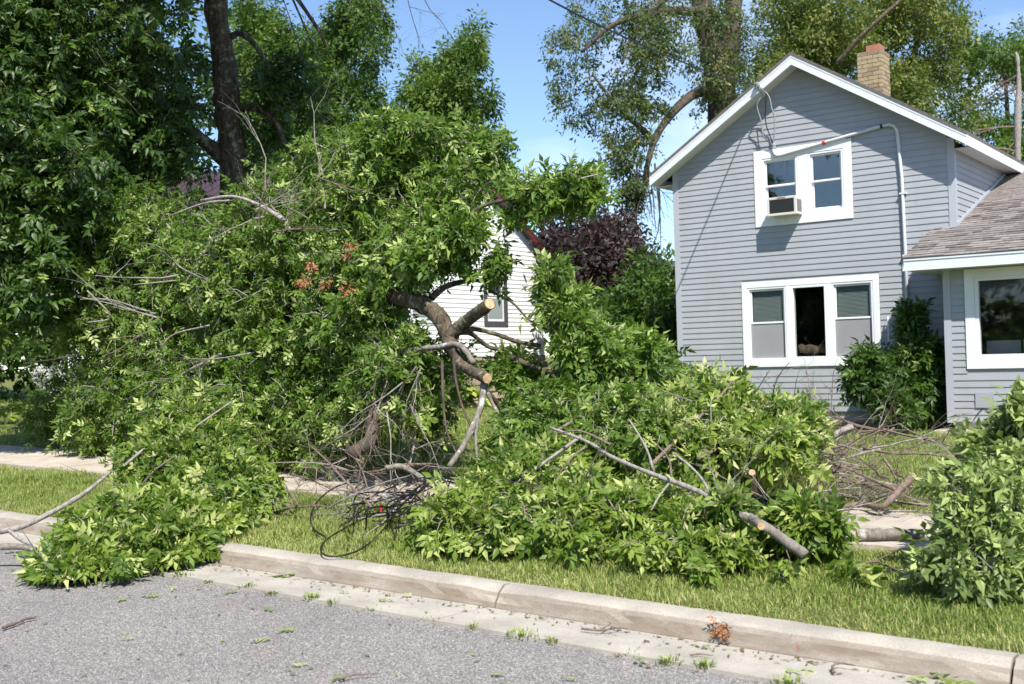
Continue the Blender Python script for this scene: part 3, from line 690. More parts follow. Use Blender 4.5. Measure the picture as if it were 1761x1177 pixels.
wf = ringx(wwin[0]-.08, wwin[1]+.08, wwin[2]-.07, wwin[3]+.10, .13, WH_X-.02, WH_X+.03).build('window', M['darkframe'], wh)
ringx(wwin[0]+.055, wwin[1]-.055, 3.22, wwin[3]-.055, .06, WH_X-.03, WH_X+.012).build('sash', M['white'], wf); ringx(wwin[0]+.055, wwin[1]-.055, wwin[2]+.065, 3.215, .06, WH_X-.05, WH_X-.005).build('sash', M['white'], wf)
solid('pane', M['glass'], [(WH_X-.028, WH_X-.022, wwin[0]+.117, wwin[1]-.117, 3.285, wwin[3]-.12)], wf); solid('pane', M['glass'], [(WH_X-.04, WH_X-.034, wwin[0]+.117, wwin[1]-.117, wwin[2]+.13, 3.15)], wf)
b = MB()
for i in range(9):
    y = wwin[0]+.1+i*.08; b.box(WH_X-.13-(i % 2)*.03, WH_X-.12-(i % 2)*.03, y, y+.08, 2.5, 3.95)
b.build('curtain', M['curtain'], wf, kind='stuff')
solid('screen', M['blind'], [(WH_X-.004, WH_X-.002, wwin[0]+.117, wwin[1]-.117, wwin[2]+.13, 3.15)], wf)
# second, shuttered window nearer the street and its pale blue panel
ringx(19.6, 20.5, 2.5, 4.0, .1, WH_X+.018, WH_X+.04).build('window', M['white'], wh); solid('pane', M['glass2'], [(WH_X+.02, WH_X+.026, 19.705, 20.395, 2.605, 3.895)], wh)
# rubble stone foundation, stone by stone
fo = solid('foundation', M['mortar'], [(-26.9, WH_X-.06, wy0+.05, wy1-.05, -.2, wzb-.004)], wh); wl = wloc(fo)
stm = []
for i in range(6):
    bm = bmesh.new(); bmesh.ops.create_cube(bm, size=1)
    for v in bm.verts: v.co += Vector((random.uniform(-.09, .09), random.uniform(-.09, .09), random.uniform(-.09, .09)))
    bmesh.ops.bevel(bm, geom=bm.edges[:], offset=.12, segments=1, affect='EDGES'); me = bpy.data.meshes.new('stone'); bm.to_mesh(me); bm.free(); me.materials.append(M['stone']); stm.append(me)
z = .35
while z < wzb-.08:
    h = .19; y = 17.0+random.uniform(0, .2)
    while y < wy1-.2:
        l = random.uniform(.25, .48)
        o = link('stone', random.choice(stm), fo); o.location = (WH_X-.06-wl.x, y+l/2-wl.y, z+h/2-wl.z); o.scale = (.12, l-.02, h-.02); y += l
    z += h

# ------------------------------------------------------------------ foliage engine
def rot_templates():
    """leaf templates: list of (verts, tris). x along the stalk, y sideways, z up. unit length ~1"""
    T = []
    def leaflet(V, F, base, d, ln, wd, droop, fold):
        d = np.array(d)/np.linalg.norm(d); s = np.array([-d[1], d[0], 0.0]); z = np.array([0, 0, 1.0]); b0 = len(V)
        base = np.array(base)
        V += [base, base+d*ln*.42+s*wd/2+z*(fold-droop*.2), base+d*ln*.5-z*droop*.3, base+d*ln*.42-s*wd/2+z*(fold-droop*.2), base+d*ln-z*droop]
        F += [(b0, b0+2, b0+1), (b0, b0+3, b0+2), (b0+1, b0+2, b0+4), (b0+2, b0+3, b0+4)]
    for var in range(6):
        V, F = [], []; r = random.Random(50+var)
        np_ = (2, 2, 3, 2, 1, 2)[var]
        for k in range(np_):
            x = .25+.5*k/max(np_-.0, 1)
            for s in (-1, 1):
                a = s*R(r.uniform(42, 66)); leaflet(V, F, (x, 0, 0), (math.cos(a), math.sin(a), 0), r.uniform(.34, .50), r.uniform(.17, .26), r.uniform(.02, .34), r.uniform(.0, .07))
        leaflet(V, F, (.25+.5*(np_-.2)/np_, 0, 0), (1, r.uniform(-.15, .15), 0), r.uniform(.40, .56), r.uniform(.20, .29), r.uniform(.02, .38), r.uniform(.02, .06))
        n = len(V); V += [np.array([0, 0, -.008]), np.array([.25+.5*(np_-.2)/np_, .012, -.008]), np.array([.25+.5*(np_-.2)/np_, -.012, -.008])]; F.append((n, n+1, n+2))
        T.append((np.array(V), np.array(F)))
    return T
ASH = rot_templates()
def lo_templates():
    T = []
    for V, F in ASH:
        nl = (len(V)-3)//5; W, G = [], []
        for k in range(nl):
            b_, l_, m_, r_, t_ = V[k*5:k*5+5]; n0 = len(W); W += [b_, l_, t_, r_]; G += [(n0, n0+2, n0+1), (n0, n0+3, n0+2)]
        T.append((np.array(W), np.array(G)))
    return T
LO = lo_templates()
def simple_templates():
    T = []
    for var in range(4):   # loose clump of small leaves for far crowns
        r = random.Random(90+var); V, F = [], []
        for k in range(7):
            p = np.array([r.uniform(0, 1), r.uniform(-.45, .45), r.uniform(-.3, .3)]); a = r.uniform(-1.2, 1.2); d = np.array([math.cos(a), math.sin(a), r.uniform(-.9, .2)]); d /= np.linalg.norm(d)
            s = np.cross(d, [r.uniform(-.5, .5), r.uniform(-.5, .5), 1]); s /= np.linalg.norm(s); l = r.uniform(.3, .48); wd = l*.42; b0 = len(V)
            V += [p, p+d*l*.5+s*wd/2, p+d*l, p+d*l*.5-s*wd/2]; F += [(b0, b0+1, b0+2), (b0, b0+2, b0+3)]
        T.append((np.array(V), np.array(F)))
    return T
CLUMP = simple_templates()
def unitv(a): return a/(np.linalg.norm(a, axis=-1, keepdims=True)+1e-9)
def frame(d, up):
    d = unitv(d); s = np.cross(up, d); s = unitv(s); n = np.cross(d, s); return d, s, n
def leaf_mesh(name, Lf, templates, mat):
    pos, d, s, n, sc, ti, tp = Lf; Vs, Fs, Ts = [], [], []; off = 0
    for k, (V, F) in enumerate(templates):
        m = np.where(tp == k)[0]
        if len(m) == 0: continue
        W = pos[m, None, :] + sc[m, None, None]*(V[None, :, 0:1]*d[m, None, :] + V[None, :, 1:2]*s[m, None, :] + V[None, :, 2:3]*n[m, None, :])
        nv = len(V); Vs.append(W.reshape(-1, 3)); Fs.append((F[None] + (np.arange(len(m))*nv)[:, None, None] + off).reshape(-1, 3)); Ts.append(np.repeat(ti[m], nv)); off += nv*len(m)
    return np.concatenate(Vs), np.concatenate(Fs), np.concatenate(Ts)
SHARED = {}
def shared_leaf(mat, k, q):
    key = (mat.name, k, q)
    if key not in SHARED:
        V, F = ASH[k]; SHARED[key] = npmesh('leaf', V, F, mat, np.full(len(V), (q+.5)/6))
    return SHARED[key]
def inpoly(px, py, poly):
    c = np.zeros(len(px), bool); n = len(poly); j = n-1
    for i in range(n):
        xi, yi = poly[i]; xj, yj = poly[j]
        c ^= ((yi > py) != (yj > py)) & (px < (xj-xi)*(py-yi)/(yj-yi+1e-9)+xi); j = i
    return c
CS8 = np.array([(math.cos(a), math.sin(a)) for a in np.arange(8)*math.pi/4])
def poly_blobs(poly, n, Df, thick, rr, seed=0, inset=.7):
    """boughs: centres spread through the solid whose outline is poly, front face at depth Df"""
    g = np.random.default_rng(seed); P = np.array(poly, float); out = []
    lo, hi = P.min(0), P.max(0); tries = 0
    while len(out) < n and tries < 400:
        q = g.uniform(lo, hi, (n*2, 2)); q = q[inpoly(q[:, 0], q[:, 1], poly)]; tries += 1
        for x, y in q:
            if len(out) >= n: break
            D = Df(x, y) + thick*g.uniform(0, 1)**1.3; r = g.uniform(*rr)
            for _ in range(4):   # keep the bough inside the outline, smaller near its edge
                rp = r*(inset if g.random() < .75 else .12)*FPX/D; cx = x+rp*CS8[:, 0]; cy = y+rp*CS8[:, 1]
                if inpoly(cx, cy, poly).all(): out.append((*at(x, y, D), r)); break
                r *= .72
    return np.array(out)
def sprigs(blobs, tw_per, lv_per, size, seed, droop=.25, up=.35, ground=True, sunward=.3, reach=1.0, pale=.16, jitter=.8, spread=(.15, 1.0)):
    """twigs radiating in each bough with leaves along them -> leaf arrays + twig segments"""
    g = np.random.default_rng(seed); B = len(blobs)
    nt = np.maximum(3, (tw_per*(blobs[:, 3]/blobs[:, 3].mean())**1.6).astype(int)); bi = np.repeat(np.arange(B), nt); N = len(bi)
    d = unitv(g.normal(size=(N, 3)) + np.array([0, 0, .25]) - .25*CF*0); r = blobs[bi, 3]; c = blobs[bi, :3]
    st = c + d*r[:, None]*g.uniform(0, .45, (N, 1)); d2 = unitv(d+g.normal(size=(N, 3))*.4)
    ln = r*g.uniform(.55, 1.0, N)*reach; en = st + d2*ln[:, None]; en[:, 2] -= droop*ln*g.uniform(.3, 1.3, N)
    mid = (st+en)/2; mid[:, 2] += droop*ln*.25
    ti0 = np.clip(g.normal(.45, .17, B), 0, .8)[bi]
    k = lv_per; t = g.uniform(spread[0], spread[1], (N, k)); 
    p = ((1-t)**2)[..., None]*st[:, None]+(2*t*(1-t))[..., None]*mid[:, None]+(t**2)[..., None]*en[:, None]
    tang = unitv(en-st)[:, None, :].repeat(k, 1); side = unitv(g.normal(size=(N, k, 3)))
    ld = unitv(tang*.7+side*.9+np.array([0, 0, -droop*.9])); pos = p.reshape(-1, 3); ld = ld.reshape(-1, 3)
    outw = np.repeat(d, k, 0); upv = unitv(np.array([0, 0, 1.])*up + SUN_FROM*sunward + outw*.35 + g.normal(size=ld.shape)*jitter)
    dd, ss, nn = frame(ld, upv); M_ = len(pos); sc = size*g.uniform(.65, 1.2, M_)
    tint = np.clip(np.repeat(ti0, k)+g.normal(0, .13, M_), 0, .82); pl = g.random(M_) < pale; tint[pl] = g.uniform(.86, 1, pl.sum()); nn[pl] *= -1; ss[pl] *= -1
    tp = g.integers(0, 6, M_)
    if ground:
        gz = np.where(pos[:, 1] > 5.6, zg(pos[:, 0], pos[:, 1]), zroad(pos[:, 0])); tip = pos+dd*sc[:, None]
        low = np.minimum(pos[:, 2], tip[:, 2]) - gz; lift = np.clip(.05-low, 0, None); keep = lift < .30; pos[:, 2] += lift
        pos, dd, ss, nn, sc, tint, tp = [q[keep] for q in (pos, dd, ss, nn, sc, tint, tp)]
        gz2 = np.where(en[:, 1] > 5.6, zg(en[:, 0], en[:, 1]), zroad(en[:, 0])); en[:, 2] = np.maximum(en[:, 2], gz2+.03)
        gz3 = np.where(st[:, 1] > 5.6, zg(st[:, 0], st[:, 1]), zroad(st[:, 0])); st[:, 2] = np.maximum(st[:, 2], gz3+.03); mid[:, 2] = np.maximum(mid[:, 2], np.minimum(gz2, gz3)+.05)
    return (pos, dd, ss, nn, sc, tint, tp), (st, mid, en)
def twig_mesh(segs, r0, r1, frac=1.0, seed=0):
    st, mid, en = segs; g = np.random.default_rng(seed); m = g.random(len(st)) < frac; st, mid, en = st[m], mid[m], en[m]; N = len(st)
    t = unitv(en-st); a = unitv(np.cross(t, np.array([.3, .2, .93]))); b = np.cross(t, a); rings = []
    for P_, r in ((st, r0), (mid, (r0+r1)/2), (en, r1)):
        for q in range(3):
            an = 2*math.pi*q/3; rings.append(P_+r*(math.cos(an)*a+math.sin(an)*b))
    V = np.stack(rings, 1).reshape(-1, 3); F = []
    for k in range(2):
        for q in range(3):
            j = (q+1) % 3; F += [(k*3+q, k*3+j, k*3+3+j), (k*3+q, k*3+3+j, k*3+3+q)]
    F = (np.array(F)[None]+(np.arange(N)*9)[:, None, None]).reshape(-1, 3); return V, F
def put_foliage(parent, Lf, mat, segs=None, twmat=None, nleaf=0, tw=(.006, .002), frac=1.0, templates=None, name='foliage', seed=0):
    org = np.array(wloc(parent)); pos, dd, ss, nn, sc, ti, tp = Lf; templates = templates or ASH
    if nleaf:
        ctr = pos+dd*sc[:, None]*.5; px, py, D = project(ctr); cell = 9
        ok = (D > 1) & (px > -20) & (px < IW+20) & (py > -20) & (py < IH+20)
        key = (px//cell).astype(int)*1000+(py//cell).astype(int); order = np.argsort(D); seen = {}; vis = []; vis2 = []
        facing = np.abs(np.einsum('ij,ij->i', nn, unitv(ctr-CAM)))
        for i in order:
            if not ok[i]: continue
            kx = key[i]
            c_ = seen.get(kx, 0); seen[kx] = c_+1
            if c_ == 0: vis.append(i)
            if c_ < (1 if parent.name == 'fallen_tree' else 3): vis2.append(i)
        near = np.zeros(len(pos), bool); near[[i for i in vis2]] = True
        vis = np.array(vis, int); size = sc[vis]/D[vis]*(.35+facing[vis]); pick = vis[np.argsort(-size)[:nleaf]]
        for i in pick:
            o = link('leaf', shared_leaf(mat, int(tp[i]), int(min(5, ti[i]*6))), parent)
            s = float(sc[i]); o.matrix_basis = Matrix(((dd[i][0]*s, ss[i][0]*s, nn[i][0]*s, pos[i][0]-org[0]), (dd[i][1]*s, ss[i][1]*s, nn[i][1]*s, pos[i][1]-org[1]), (dd[i][2]*s, ss[i][2]*s, nn[i][2]*s, pos[i][2]-org[2]), (0, 0, 0, 1)))
        m = np.ones(len(pos), bool); m[pick] = False; Lf = [q[m] for q in Lf]; near = near[m]
    if templates is ASH:
        if not nleaf: near = np.zeros(len(Lf[0]), bool)
        if near.all() and nleaf: V, F, T_ = leaf_mesh(name, Lf, ASH, mat)
        else: VA, FA, TA = leaf_mesh(name, [q[~near] for q in Lf], LO, mat); V, F, T_ = VA, FA, TA
        if near.any() and not near.all():
            VB, FB, TB = leaf_mesh(name, [q[near] for q in Lf], ASH, mat); V = np.concatenate([VA, VB]); F = np.concatenate([FA, FB+len(VA)]); T_ = np.concatenate([TA, TB])
    else: V, F, T_ = leaf_mesh(name, Lf, templates, mat)
    o = link(name, npmesh(name, V-org, F, mat, T_), parent); o['kind'] = 'stuff'
    if segs is not None:
        V, F = twig_mesh(segs, *tw, frac, seed); o2 = link('twigs', npmesh('twigs', V-org, F, twmat), parent); o2['kind'] = 'stuff'
    return len(F)
def merge(*Ls): return tuple(np.concatenate([l[i] for l in Ls]) for i in range(7))
def smoothpath(pts, sub=5):
    pts = [np.array(p, float) for p in pts]; P_ = [2*pts[0]-pts[1]]+pts+[2*pts[-1]-pts[-2]]; Q = []
    for i in range(1, len(P_)-2):
        for k in range(sub):
            t = k/sub; a, b2, c, d = P_[i-1:i+3]; Q.append(.5*((2*b2)+(-a+c)*t+(2*a-5*b2+4*c-d)*t*t+(-a+3*b2-3*c+d)*t**3))
    Q.append(pts[-1]); return Q
def limb(mb, pts, r0, r1, n=8, sub=5, wob=.15, seed=0):
    Q = smoothpath(pts, sub); g = random.Random(seed); m = len(Q)
    mb.tube(Q, [(r0+(r1-r0)*i/(m-1))*(1+g.uniform(-wob, wob)) for i in range(m)], n, rough=.13 if n >= 10 else 0); return Q
def px_path(lst): return [at(*q) for q in lst]
def twiggy(mb, start, d, length, r, depth, g, gz=True, bend=.35, kids=(2, 4)):
    """a bare branch that forks"""
    d = np.array(d, float); d /= np.linalg.norm(d); n = 5; P = [np.array(start, float)]
    for i in range(n):
        d = d+np.array([g.gauss(0, 1), g.gauss(0, 1), g.gauss(0, .8)-.1])*bend*.35; d /= np.linalg.norm(d); q = P[-1]+d*length/n
        if gz: q[2] = max(q[2], float(zg(q[0], q[1]))+.02+r)
        P.append(q)
    mb.tube(P, [r*(1-.65*i/n) for i in range(n+1)], 5 if r > .008 else 3, cap=r > .008)
    if depth > 0:
        for k in range(g.randint(*kids)):
            i = g.randint(1, n); dd = (P[i]-P[i-1]); dd = dd/np.linalg.norm(dd)+np.array([g.gauss(0, 1), g.gauss(0, 1), g.gauss(0, .7)])*.75
            twiggy(mb, P[i], dd, length*g.uniform(.4, .75), r*(1-.65*i/n)*.7, depth-1, g, gz, bend, kids)

# ------------------------------------------------------------------ fallen tree (main mass)
ft = empty('fallen_tree', onG(600, 800), 'huge fallen leafy tree crown with sawn limb ends lying across the lawn', 'tree')
def DM(x, y): return np.interp(x, [0, 100, 400, 700, 900], [17.0, 16.2, 13.3, 11.6, 11.4]) - np.interp(y, [300, 560, 780], [0, .2, .9]) + np.interp(y, [230, 420], [1.0, 0])
polyA = [(130, 775), (75, 735), (40, 660), (50, 590), (95, 500), (150, 440), (160, 390), (210, 350), (290, 325), (330, 350), (380, 350), (430, 330), (470, 270), (530, 245), (600, 228), (700, 240), (760, 230), (825, 245), (870, 260), (885, 300), (850, 330), (825, 360),
         (805, 400), (780, 410), (755, 415), (735, 440), (725, 480), (705, 505), (670, 530), (690, 560), (745, 590), (772, 640), (765, 715), (700, 745), (630, 740), (560, 780), (480, 820), (400, 790), (300, 780)]
L1, S1 = sprigs(poly_blobs(polyA, 350, DM, 2.2, (.28, .52), 1, .45), 22, 6, .158, 2, droop=.42)
polyC = [(690, 400), (835, 365), (820, 420), (780, 450), (740, 460), (690, 505)]
L2, S2 = sprigs(poly_blobs(polyC, 20, lambda x, y: 11.2, .8, (.12, .24), 3, .6), 8, 6, .18, 4, droop=.5)
polyB = [(860, 330), (930, 300), (1000, 290), (1035, 300), (1055, 335), (1000, 340), (940, 355), (890, 380)]
L3, S3 = sprigs(poly_blobs(polyB, 24, lambda x, y: 11.2, .6, (.11, .21), 5, .3), 7, 6, .175, 6, droop=.45, pale=.2)
polyD = [(925, 425), (950, 445), (1000, 540), (1060, 590), (1130, 610), (1150, 640), (1060, 640), (995, 630), (968, 570), (940, 500)]
L4, S4 = sprigs(poly_blobs(polyD, 46, lambda x, y: 10.6, .9, (.16, .32), 7), 13, 6, .175, 8, droop=.5, pale=.2)
polyE = [(790, 590), (860, 585), (930, 610), (900, 650), (830, 630)]
L5, S5 = sprigs(poly_blobs(polyE, 7, lambda x, y: 11.0, .5, (.14, .24), 9), 9, 6, .17, 10, droop=.5)
L6, S6 = sprigs(poly_blobs([(560, 245), (640, 210), (700, 200), (760, 215), (830, 210), (895, 245), (880, 275), (720, 255), (600, 260)], 22, lambda x, y: 12.2, .8, (.12, .2), 15, .2), 7, 6, .17, 16, droop=.35, pale=.2)
L7, S7 = sprigs(poly_blobs([(770, 430), (880, 395), (925, 440), (900, 500), (860, 480), (800, 460)], 7, lambda x, y: 11.3, .5, (.09, .16), 17, .3), 6, 5, .17, 18, droop=.6, pale=.15)
Lall = merge(L1, L2, L3, L4, L5, L6, L7); Sall = tuple(np.concatenate([s[i] for s in (S1, S2, S3, S4, S5, S6, S7)]) for i in range(3))
put_foliage(ft, Lall, M['leaf'], Sall, M['twig_grey'], 300, (.0085, .003), .55)
tr = MB()
limb(tr, px_path([(520, 470, 13.4), (610, 495, 12.4), (690, 512, 11.7), (730, 525, 11.4), (757, 548, 11.2), (771, 580, 11.1), (778, 600, 11.0)]), .105, .074, 12, 6, .06, 1)
trunk = tr.build('trunk', M['bark'], ft, smooth=True)
def cutlimb(pts, r0, r1, seed, thing_=ft, mat='bark', nm='limb', rd=None):
    m = MB(); Q = limb(m, px_path(pts), r0, r1, 12, 6, .05, seed); o = m.build(nm, M[mat], thing_, smooth=True)
    e = Q[-1]; d = (Q[-1]-Q[-3]); d /= np.linalg.norm(d); MB().tube([e-d*.002, e+d*.006], [r1*.90, r1*.88], 18).build('cut_face', M['cutwood'], thing_); return Q
cutlimb([(768, 590, 11.1), (785, 566, 11.05), (812, 545, 10.9), (842, 523, 10.6)], .068, .058, 2)
cutlimb([(776, 594, 11.0), (783, 610, 10.95), (800, 632, 10.8), (838, 651, 10.4)], .060, .052, 3)
for i, (pts, r0, r1, mt) in enumerate([
    ([(832, 660, 10.5), (828, 695, 10.4), (815, 730, 10.2), (795, 770, 10.1), (772, 803, 10.0)], .034, .024, 'bark_lichen'),
    ([(822, 720, 10.2), (818, 755, 10.1), (821, 795, 10.0)], .016, .011, 'bark_lichen'),
    ([(836, 672, 10.5), (850, 700, 10.5), (872, 735, 10.4), (893, 770, 10.3)], .022, .010, 'bark_lichen'),
    ([(842, 678, 10.6), (862, 705, 10.7), (885, 735, 10.7), (905, 752, 10.8)], .026, .014, 'bark_dark'),
    ([(690, 606, 11.2), (725, 600, 11.1), (752, 597, 11.0), (782, 592, 10.9), (800, 603, 10.8), (815, 625, 10.7)], .024, .03, 'bark_lichen'),
    ([(742, 512, 11.4), (765, 494, 11.5), (800, 484, 11.6), (832, 482, 11.7)], .04, .016, 'bark_dark'),
    ([(780, 572, 11.1), (812, 566, 11.0), (850, 574, 11.0), (890, 588, 11.0), (930, 595, 11.0)], .026, .02, 'bark'),
    ([(776, 575, 11.15), (806, 572, 11.1), (830, 590, 11.2), (850, 600, 11.2), (880, 598, 11.3)], .03, .016, 'bark_dark'),
    ([(840, 500, 11.6), (880, 520, 11.5), (912, 552, 11.4), (960, 575, 11.2), (1010, 590, 11)], .014, .007, 'bark_dark'),
    ([(880, 615, 11.0), (915, 630, 10.9), (950, 640, 10.8), (972, 636, 10.7)], .028, .02, 'bark_dark'),
    ([(780, 600, 10.9), (782, 640, 10.8), (792, 690, 10.7), (812, 740, 10.5), (828, 780, 10.3)], .016, .008, 'bark_dark'),
    ([(760, 620, 10.9), (762, 680, 10.7), (768, 740, 10.5), (790, 790, 10.2)], .016, .009, 'bark_dark'),
    ([(870, 350, 11.4), (930, 335, 11.3), (990, 310, 11.2), (1030, 300, 11.2)], .016, .006, 'twig_grey'),
    ([(700, 500, 11.8), (760, 420, 11.6), (820, 360, 11.5), (890, 340, 11.4)], .04, .016, 'bark_dark'),
    ([(345, 345, 12.8), (400, 338, 12.7), (450, 355, 12.6), (490, 380, 12.5)], .012, .026, 'twig_grey'),
    ([(290, 372, 12.9), (350, 350, 12.8), (395, 345, 12.7)], .006, .012, 'twig_grey'),
    ([(640, 700, 11.2), (640, 740, 10.9), (632, 762, 10.7), (600, 782, 10.5)], .07, .055, 'bark_dark'),
    ([(520, 470, 13.4), (440, 500, 13.6), (330, 540, 14.4), (200, 600, 15.4)], .12, .05, 'bark_dark'),
    ([(560, 480, 13.0), (560, 400, 13.2), (600, 320, 13.3), (650, 260, 13.3)], .08, .02, 'bark_dark'),
    ([(380, 610, 13.0), (320, 640, 13.4), (260, 680, 13.8)], .02, .01, 'twig_grey'),
    ([(360, 560, 12.6), (300, 575, 12.9), (275, 600, 13.0)], .012, .006, 'twig_grey'),
    ([(150, 500, 14.2), (190, 545, 14.3), (150, 555, 14.4)], .012, .008, 'twig_grey'),
    ([(230, 490, 14), (330, 480, 13.6), (420, 470, 13.2)], .008, .012, 'twig_grey'),
    ([(40, 625, 15.5), (90, 618, 15.3), (130, 610, 15.0)], .008, .014, 'twig_grey')]):
    m = MB(); limb(m, px_path(pts), r0, r1, 8, 5, .12, i+10); m.build('branch', M[mt], ft, smooth=True)
g_ = random.Random(5)
for i in range(40):   # bare twig sprays poking out of the crown and hanging under the trunk
    if i < 14: p = at(g_.uniform(440, 560), g_.uniform(290, 400), g_.uniform(12.2, 12.8)); d = (g_.uniform(-1, 1), g_.uniform(-.5, .3), g_.uniform(-.2, .6))
    elif i < 26: p = at(g_.uniform(610, 730), g_.uniform(620, 740), g_.uniform(10.6, 11.2)); d = (g_.uniform(-.9, .9), g_.uniform(-.6, .4), -.8)
    else: p = at(g_.uniform(180, 620), g_.uniform(420, 700), g_.uniform(12.0, 13.0)); d = (g_.uniform(-1, 1), g_.uniform(-1, 0), g_.uniform(-.6, .5))
    m = MB(); twiggy(m, p, d, g_.uniform(.5, .9), .009, 2, g_); m.build('bare_twig', M['twig_grey' if i % 3 else 'twig'], ft)
# rust coloured dead leaf clusters on the crown
for i, (x, y, n) in enumerate(((540, 452, 8), (525, 482, 14), (558, 485, 7), (607, 432, 14), (598, 498, 5))):
    c = at(x, y, DM(x, y)-.55); Lr, _ = sprigs(np.array([[*c, .055]]), 4, n//3+2, .085, 300+i, ground=False)
    V, F, T_ = leaf_mesh('x', Lr, ASH, None); org = np.array(wloc(ft)); link('dead_leaves', npmesh('dead_leaves', V-org, F, M['deadleaf'], T_), ft)['kind'] = 'stuff'

# ------------------------------------------------------------------ cut leafy branches in front
def leafy_branch(base, label, polys, mat, n300, stems, seed, size=.24, tw_per=14, droop=.6, pale=.26, twm='twig_grey', lv=6, **kw):
    t = empty('leafy_branch', base, label, 'branch'); Ls, Ss = [], []
    for i, (poly, n, Df, th, rr) in enumerate(polys):
        l, s = sprigs(poly_blobs(poly, n, Df, th, rr, seed+i), tw_per, lv, size, seed+i+50, droop=droop, pale=pale, **kw); Ls.append(l); Ss.append(s)
    put_foliage(t, merge(*Ls), mat, tuple(np.concatenate([s[i] for s in Ss]) for i in range(3)), M[twm], n300, (.0075, .0025), .9, seed=seed)
    gg = random.Random(seed+9); P0 = [q for pl in polys for q in poly_blobs(pl[0], 5, pl[2], pl[3], pl[4], seed+31)]
    for q in P0:
        m = MB(); twiggy(m, q[:3], (gg.uniform(-1, 1), gg.uniform(-.9, .2), gg.uniform(-.1, .9)), gg.uniform(.35, .6), .007, 2, gg, kids=(1, 3)); m.build('bare_twig', M['twig_grey' if gg.random() < .6 else 'twig'], t)
    for i, (pts, r0, r1, mt, cut) in enumerate(stems):
        if cut: cutlimb(pts, r0, r1, seed+i, t, mt, 'stem')
        else:
            m = MB(); limb(m, px_path(pts), r0, r1, 8, 5, .1, seed+i); m.build('stem', M[mt], t, smooth=True)
    return t
def Dflat(x0, y0, D0, x1, y1, D1, k=0):
    return lambda x, y: float(np.interp(y, [y0, y1], [D0, D1]) + k*(x-x0))
leafy_branch(onG(250, 1000), 'leafy branch spilled over the kerb onto the road at left', [
    ([(55, 1000), (110, 960), (150, 905), (230, 850), (330, 860), (400, 850), (445, 850), (455, 900), (370, 930), (352, 960), (300, 985), (230, 1010), (120, 1015)], 95, Dflat(250, 700, 10.0, 0, 1010, 7.75, .0012), .8, (.16, .30)),
    ([(210, 850), (250, 780), (300, 720), (370, 670), (400, 700), (420, 780), (440, 860), (330, 870), (230, 870)], 70, Dflat(250, 650, 10.6, 0, 900, 8.7, .0015), .9, (.18, .34))],
    M['leaf_bright'], 300, [([(0, 915, 8.9), (40, 905, 9.0), (95, 878, 9.2), (150, 845, 9.5), (205, 800, 9.9), (240, 785, 10.1), (330, 735, 10.5)], .026, .010, 'twig_grey', False),
    ([(14, 912, 8.8), (50, 935, 8.7), (110, 940, 8.6), (200, 935, 8.5)], .018, .008, 'twig_grey', False), ([(215, 800, 9.6), (260, 765, 9.7), (310, 750, 9.8), (400, 690, 10)], .014, .007, 'twig_grey', False),
    ([(240, 840, 9.2), (265, 810, 9.2), (300, 785, 9.3)], .009, .005, 'twig', False), ([(-60, 945, 8.4), (20, 940, 8.4), (60, 945, 8.3)], .03, .022, 'bark_lichen', False)], 400, .155, 20, .5, .22)
leafy_branch(onG(930, 940), 'bushy green branch with its leaves resting on the verge grass left of the sawn stem', [
    ([(755, 900), (790, 850), (840, 800), (900, 780), (990, 790), (1040, 830), (1050, 900), (1040, 945), (960, 945), (880, 925), (800, 925)], 75, Dflat(930, 780, 8.9, 0, 950, 7.35, -.0006), .9, (.18, .32))],
    M['leaf_bright'], 260, [([(1000, 750, 8.6), (930, 800, 8.5), (860, 850, 8.4), (790, 900, 8.3)], .015, .006, 'twig_grey', False)], 430, .152, 24, .55, .24)
leafy_branch(onG(1310, 920), 'long grey stem with a fresh sawn stub over low drooping leaves on the verge', [
    ([(1030, 850), (1120, 830), (1200, 850), (1290, 880), (1310, 930), (1250, 960), (1200, 985), (1120, 970), (1050, 945)], 62, Dflat(1100, 800, 8.3, 0, 985, 6.75, -.0004), .8, (.15, .27)),
    ([(1225, 850), (1255, 850), (1268, 872), (1240, 880)], 1, lambda x, y: 7.2, .05, (.035, .045))],
    M['leaf_bright'], 260, [([(945, 735, 8.6), (1010, 760, 8.3), (1050, 785, 8.1), (1120, 815, 7.8), (1200, 845, 7.5), (1265, 880, 7.2), (1300, 898, 7.05)], .010, .022, 'twig_grey', False), ([(1272, 884, 7.15), (1315, 906, 7.0), (1350, 930, 6.9), (1385, 955, 6.8)], .028, .037, 'bark_lichen', False),
     ([(1290, 890, 7.1), (1302, 898, 6.97), (1309, 905, 6.86)], .030, .026, 'bark_lichen', True), ([(1082, 722, 8.1), (1110, 768, 7.95), (1125, 812, 7.85)], .006, .010, 'twig_grey', False),
     ([(1155, 826, 7.7), (1135, 852, 7.5), (1120, 878, 7.4)], .009, .005, 'twig_grey', False), ([(1130, 765, 7.7), (1150, 790, 7.65), (1155, 820, 7.6)], .005, .008, 'twig', False),
     ([(1160, 780, 7.7), (1200, 815, 7.5), (1222, 850, 7.4)], .008, .011, 'twig_grey', False), ([(960, 745, 8.3), (1000, 742, 8.2), (1050, 765, 8.1)], .006, .009, 'twig', False), ([(955, 825, 8), (980, 790, 8), (1008, 768, 8.1)], .005, .008, 'twig', False)], 460, .150, 24, .6, .26)
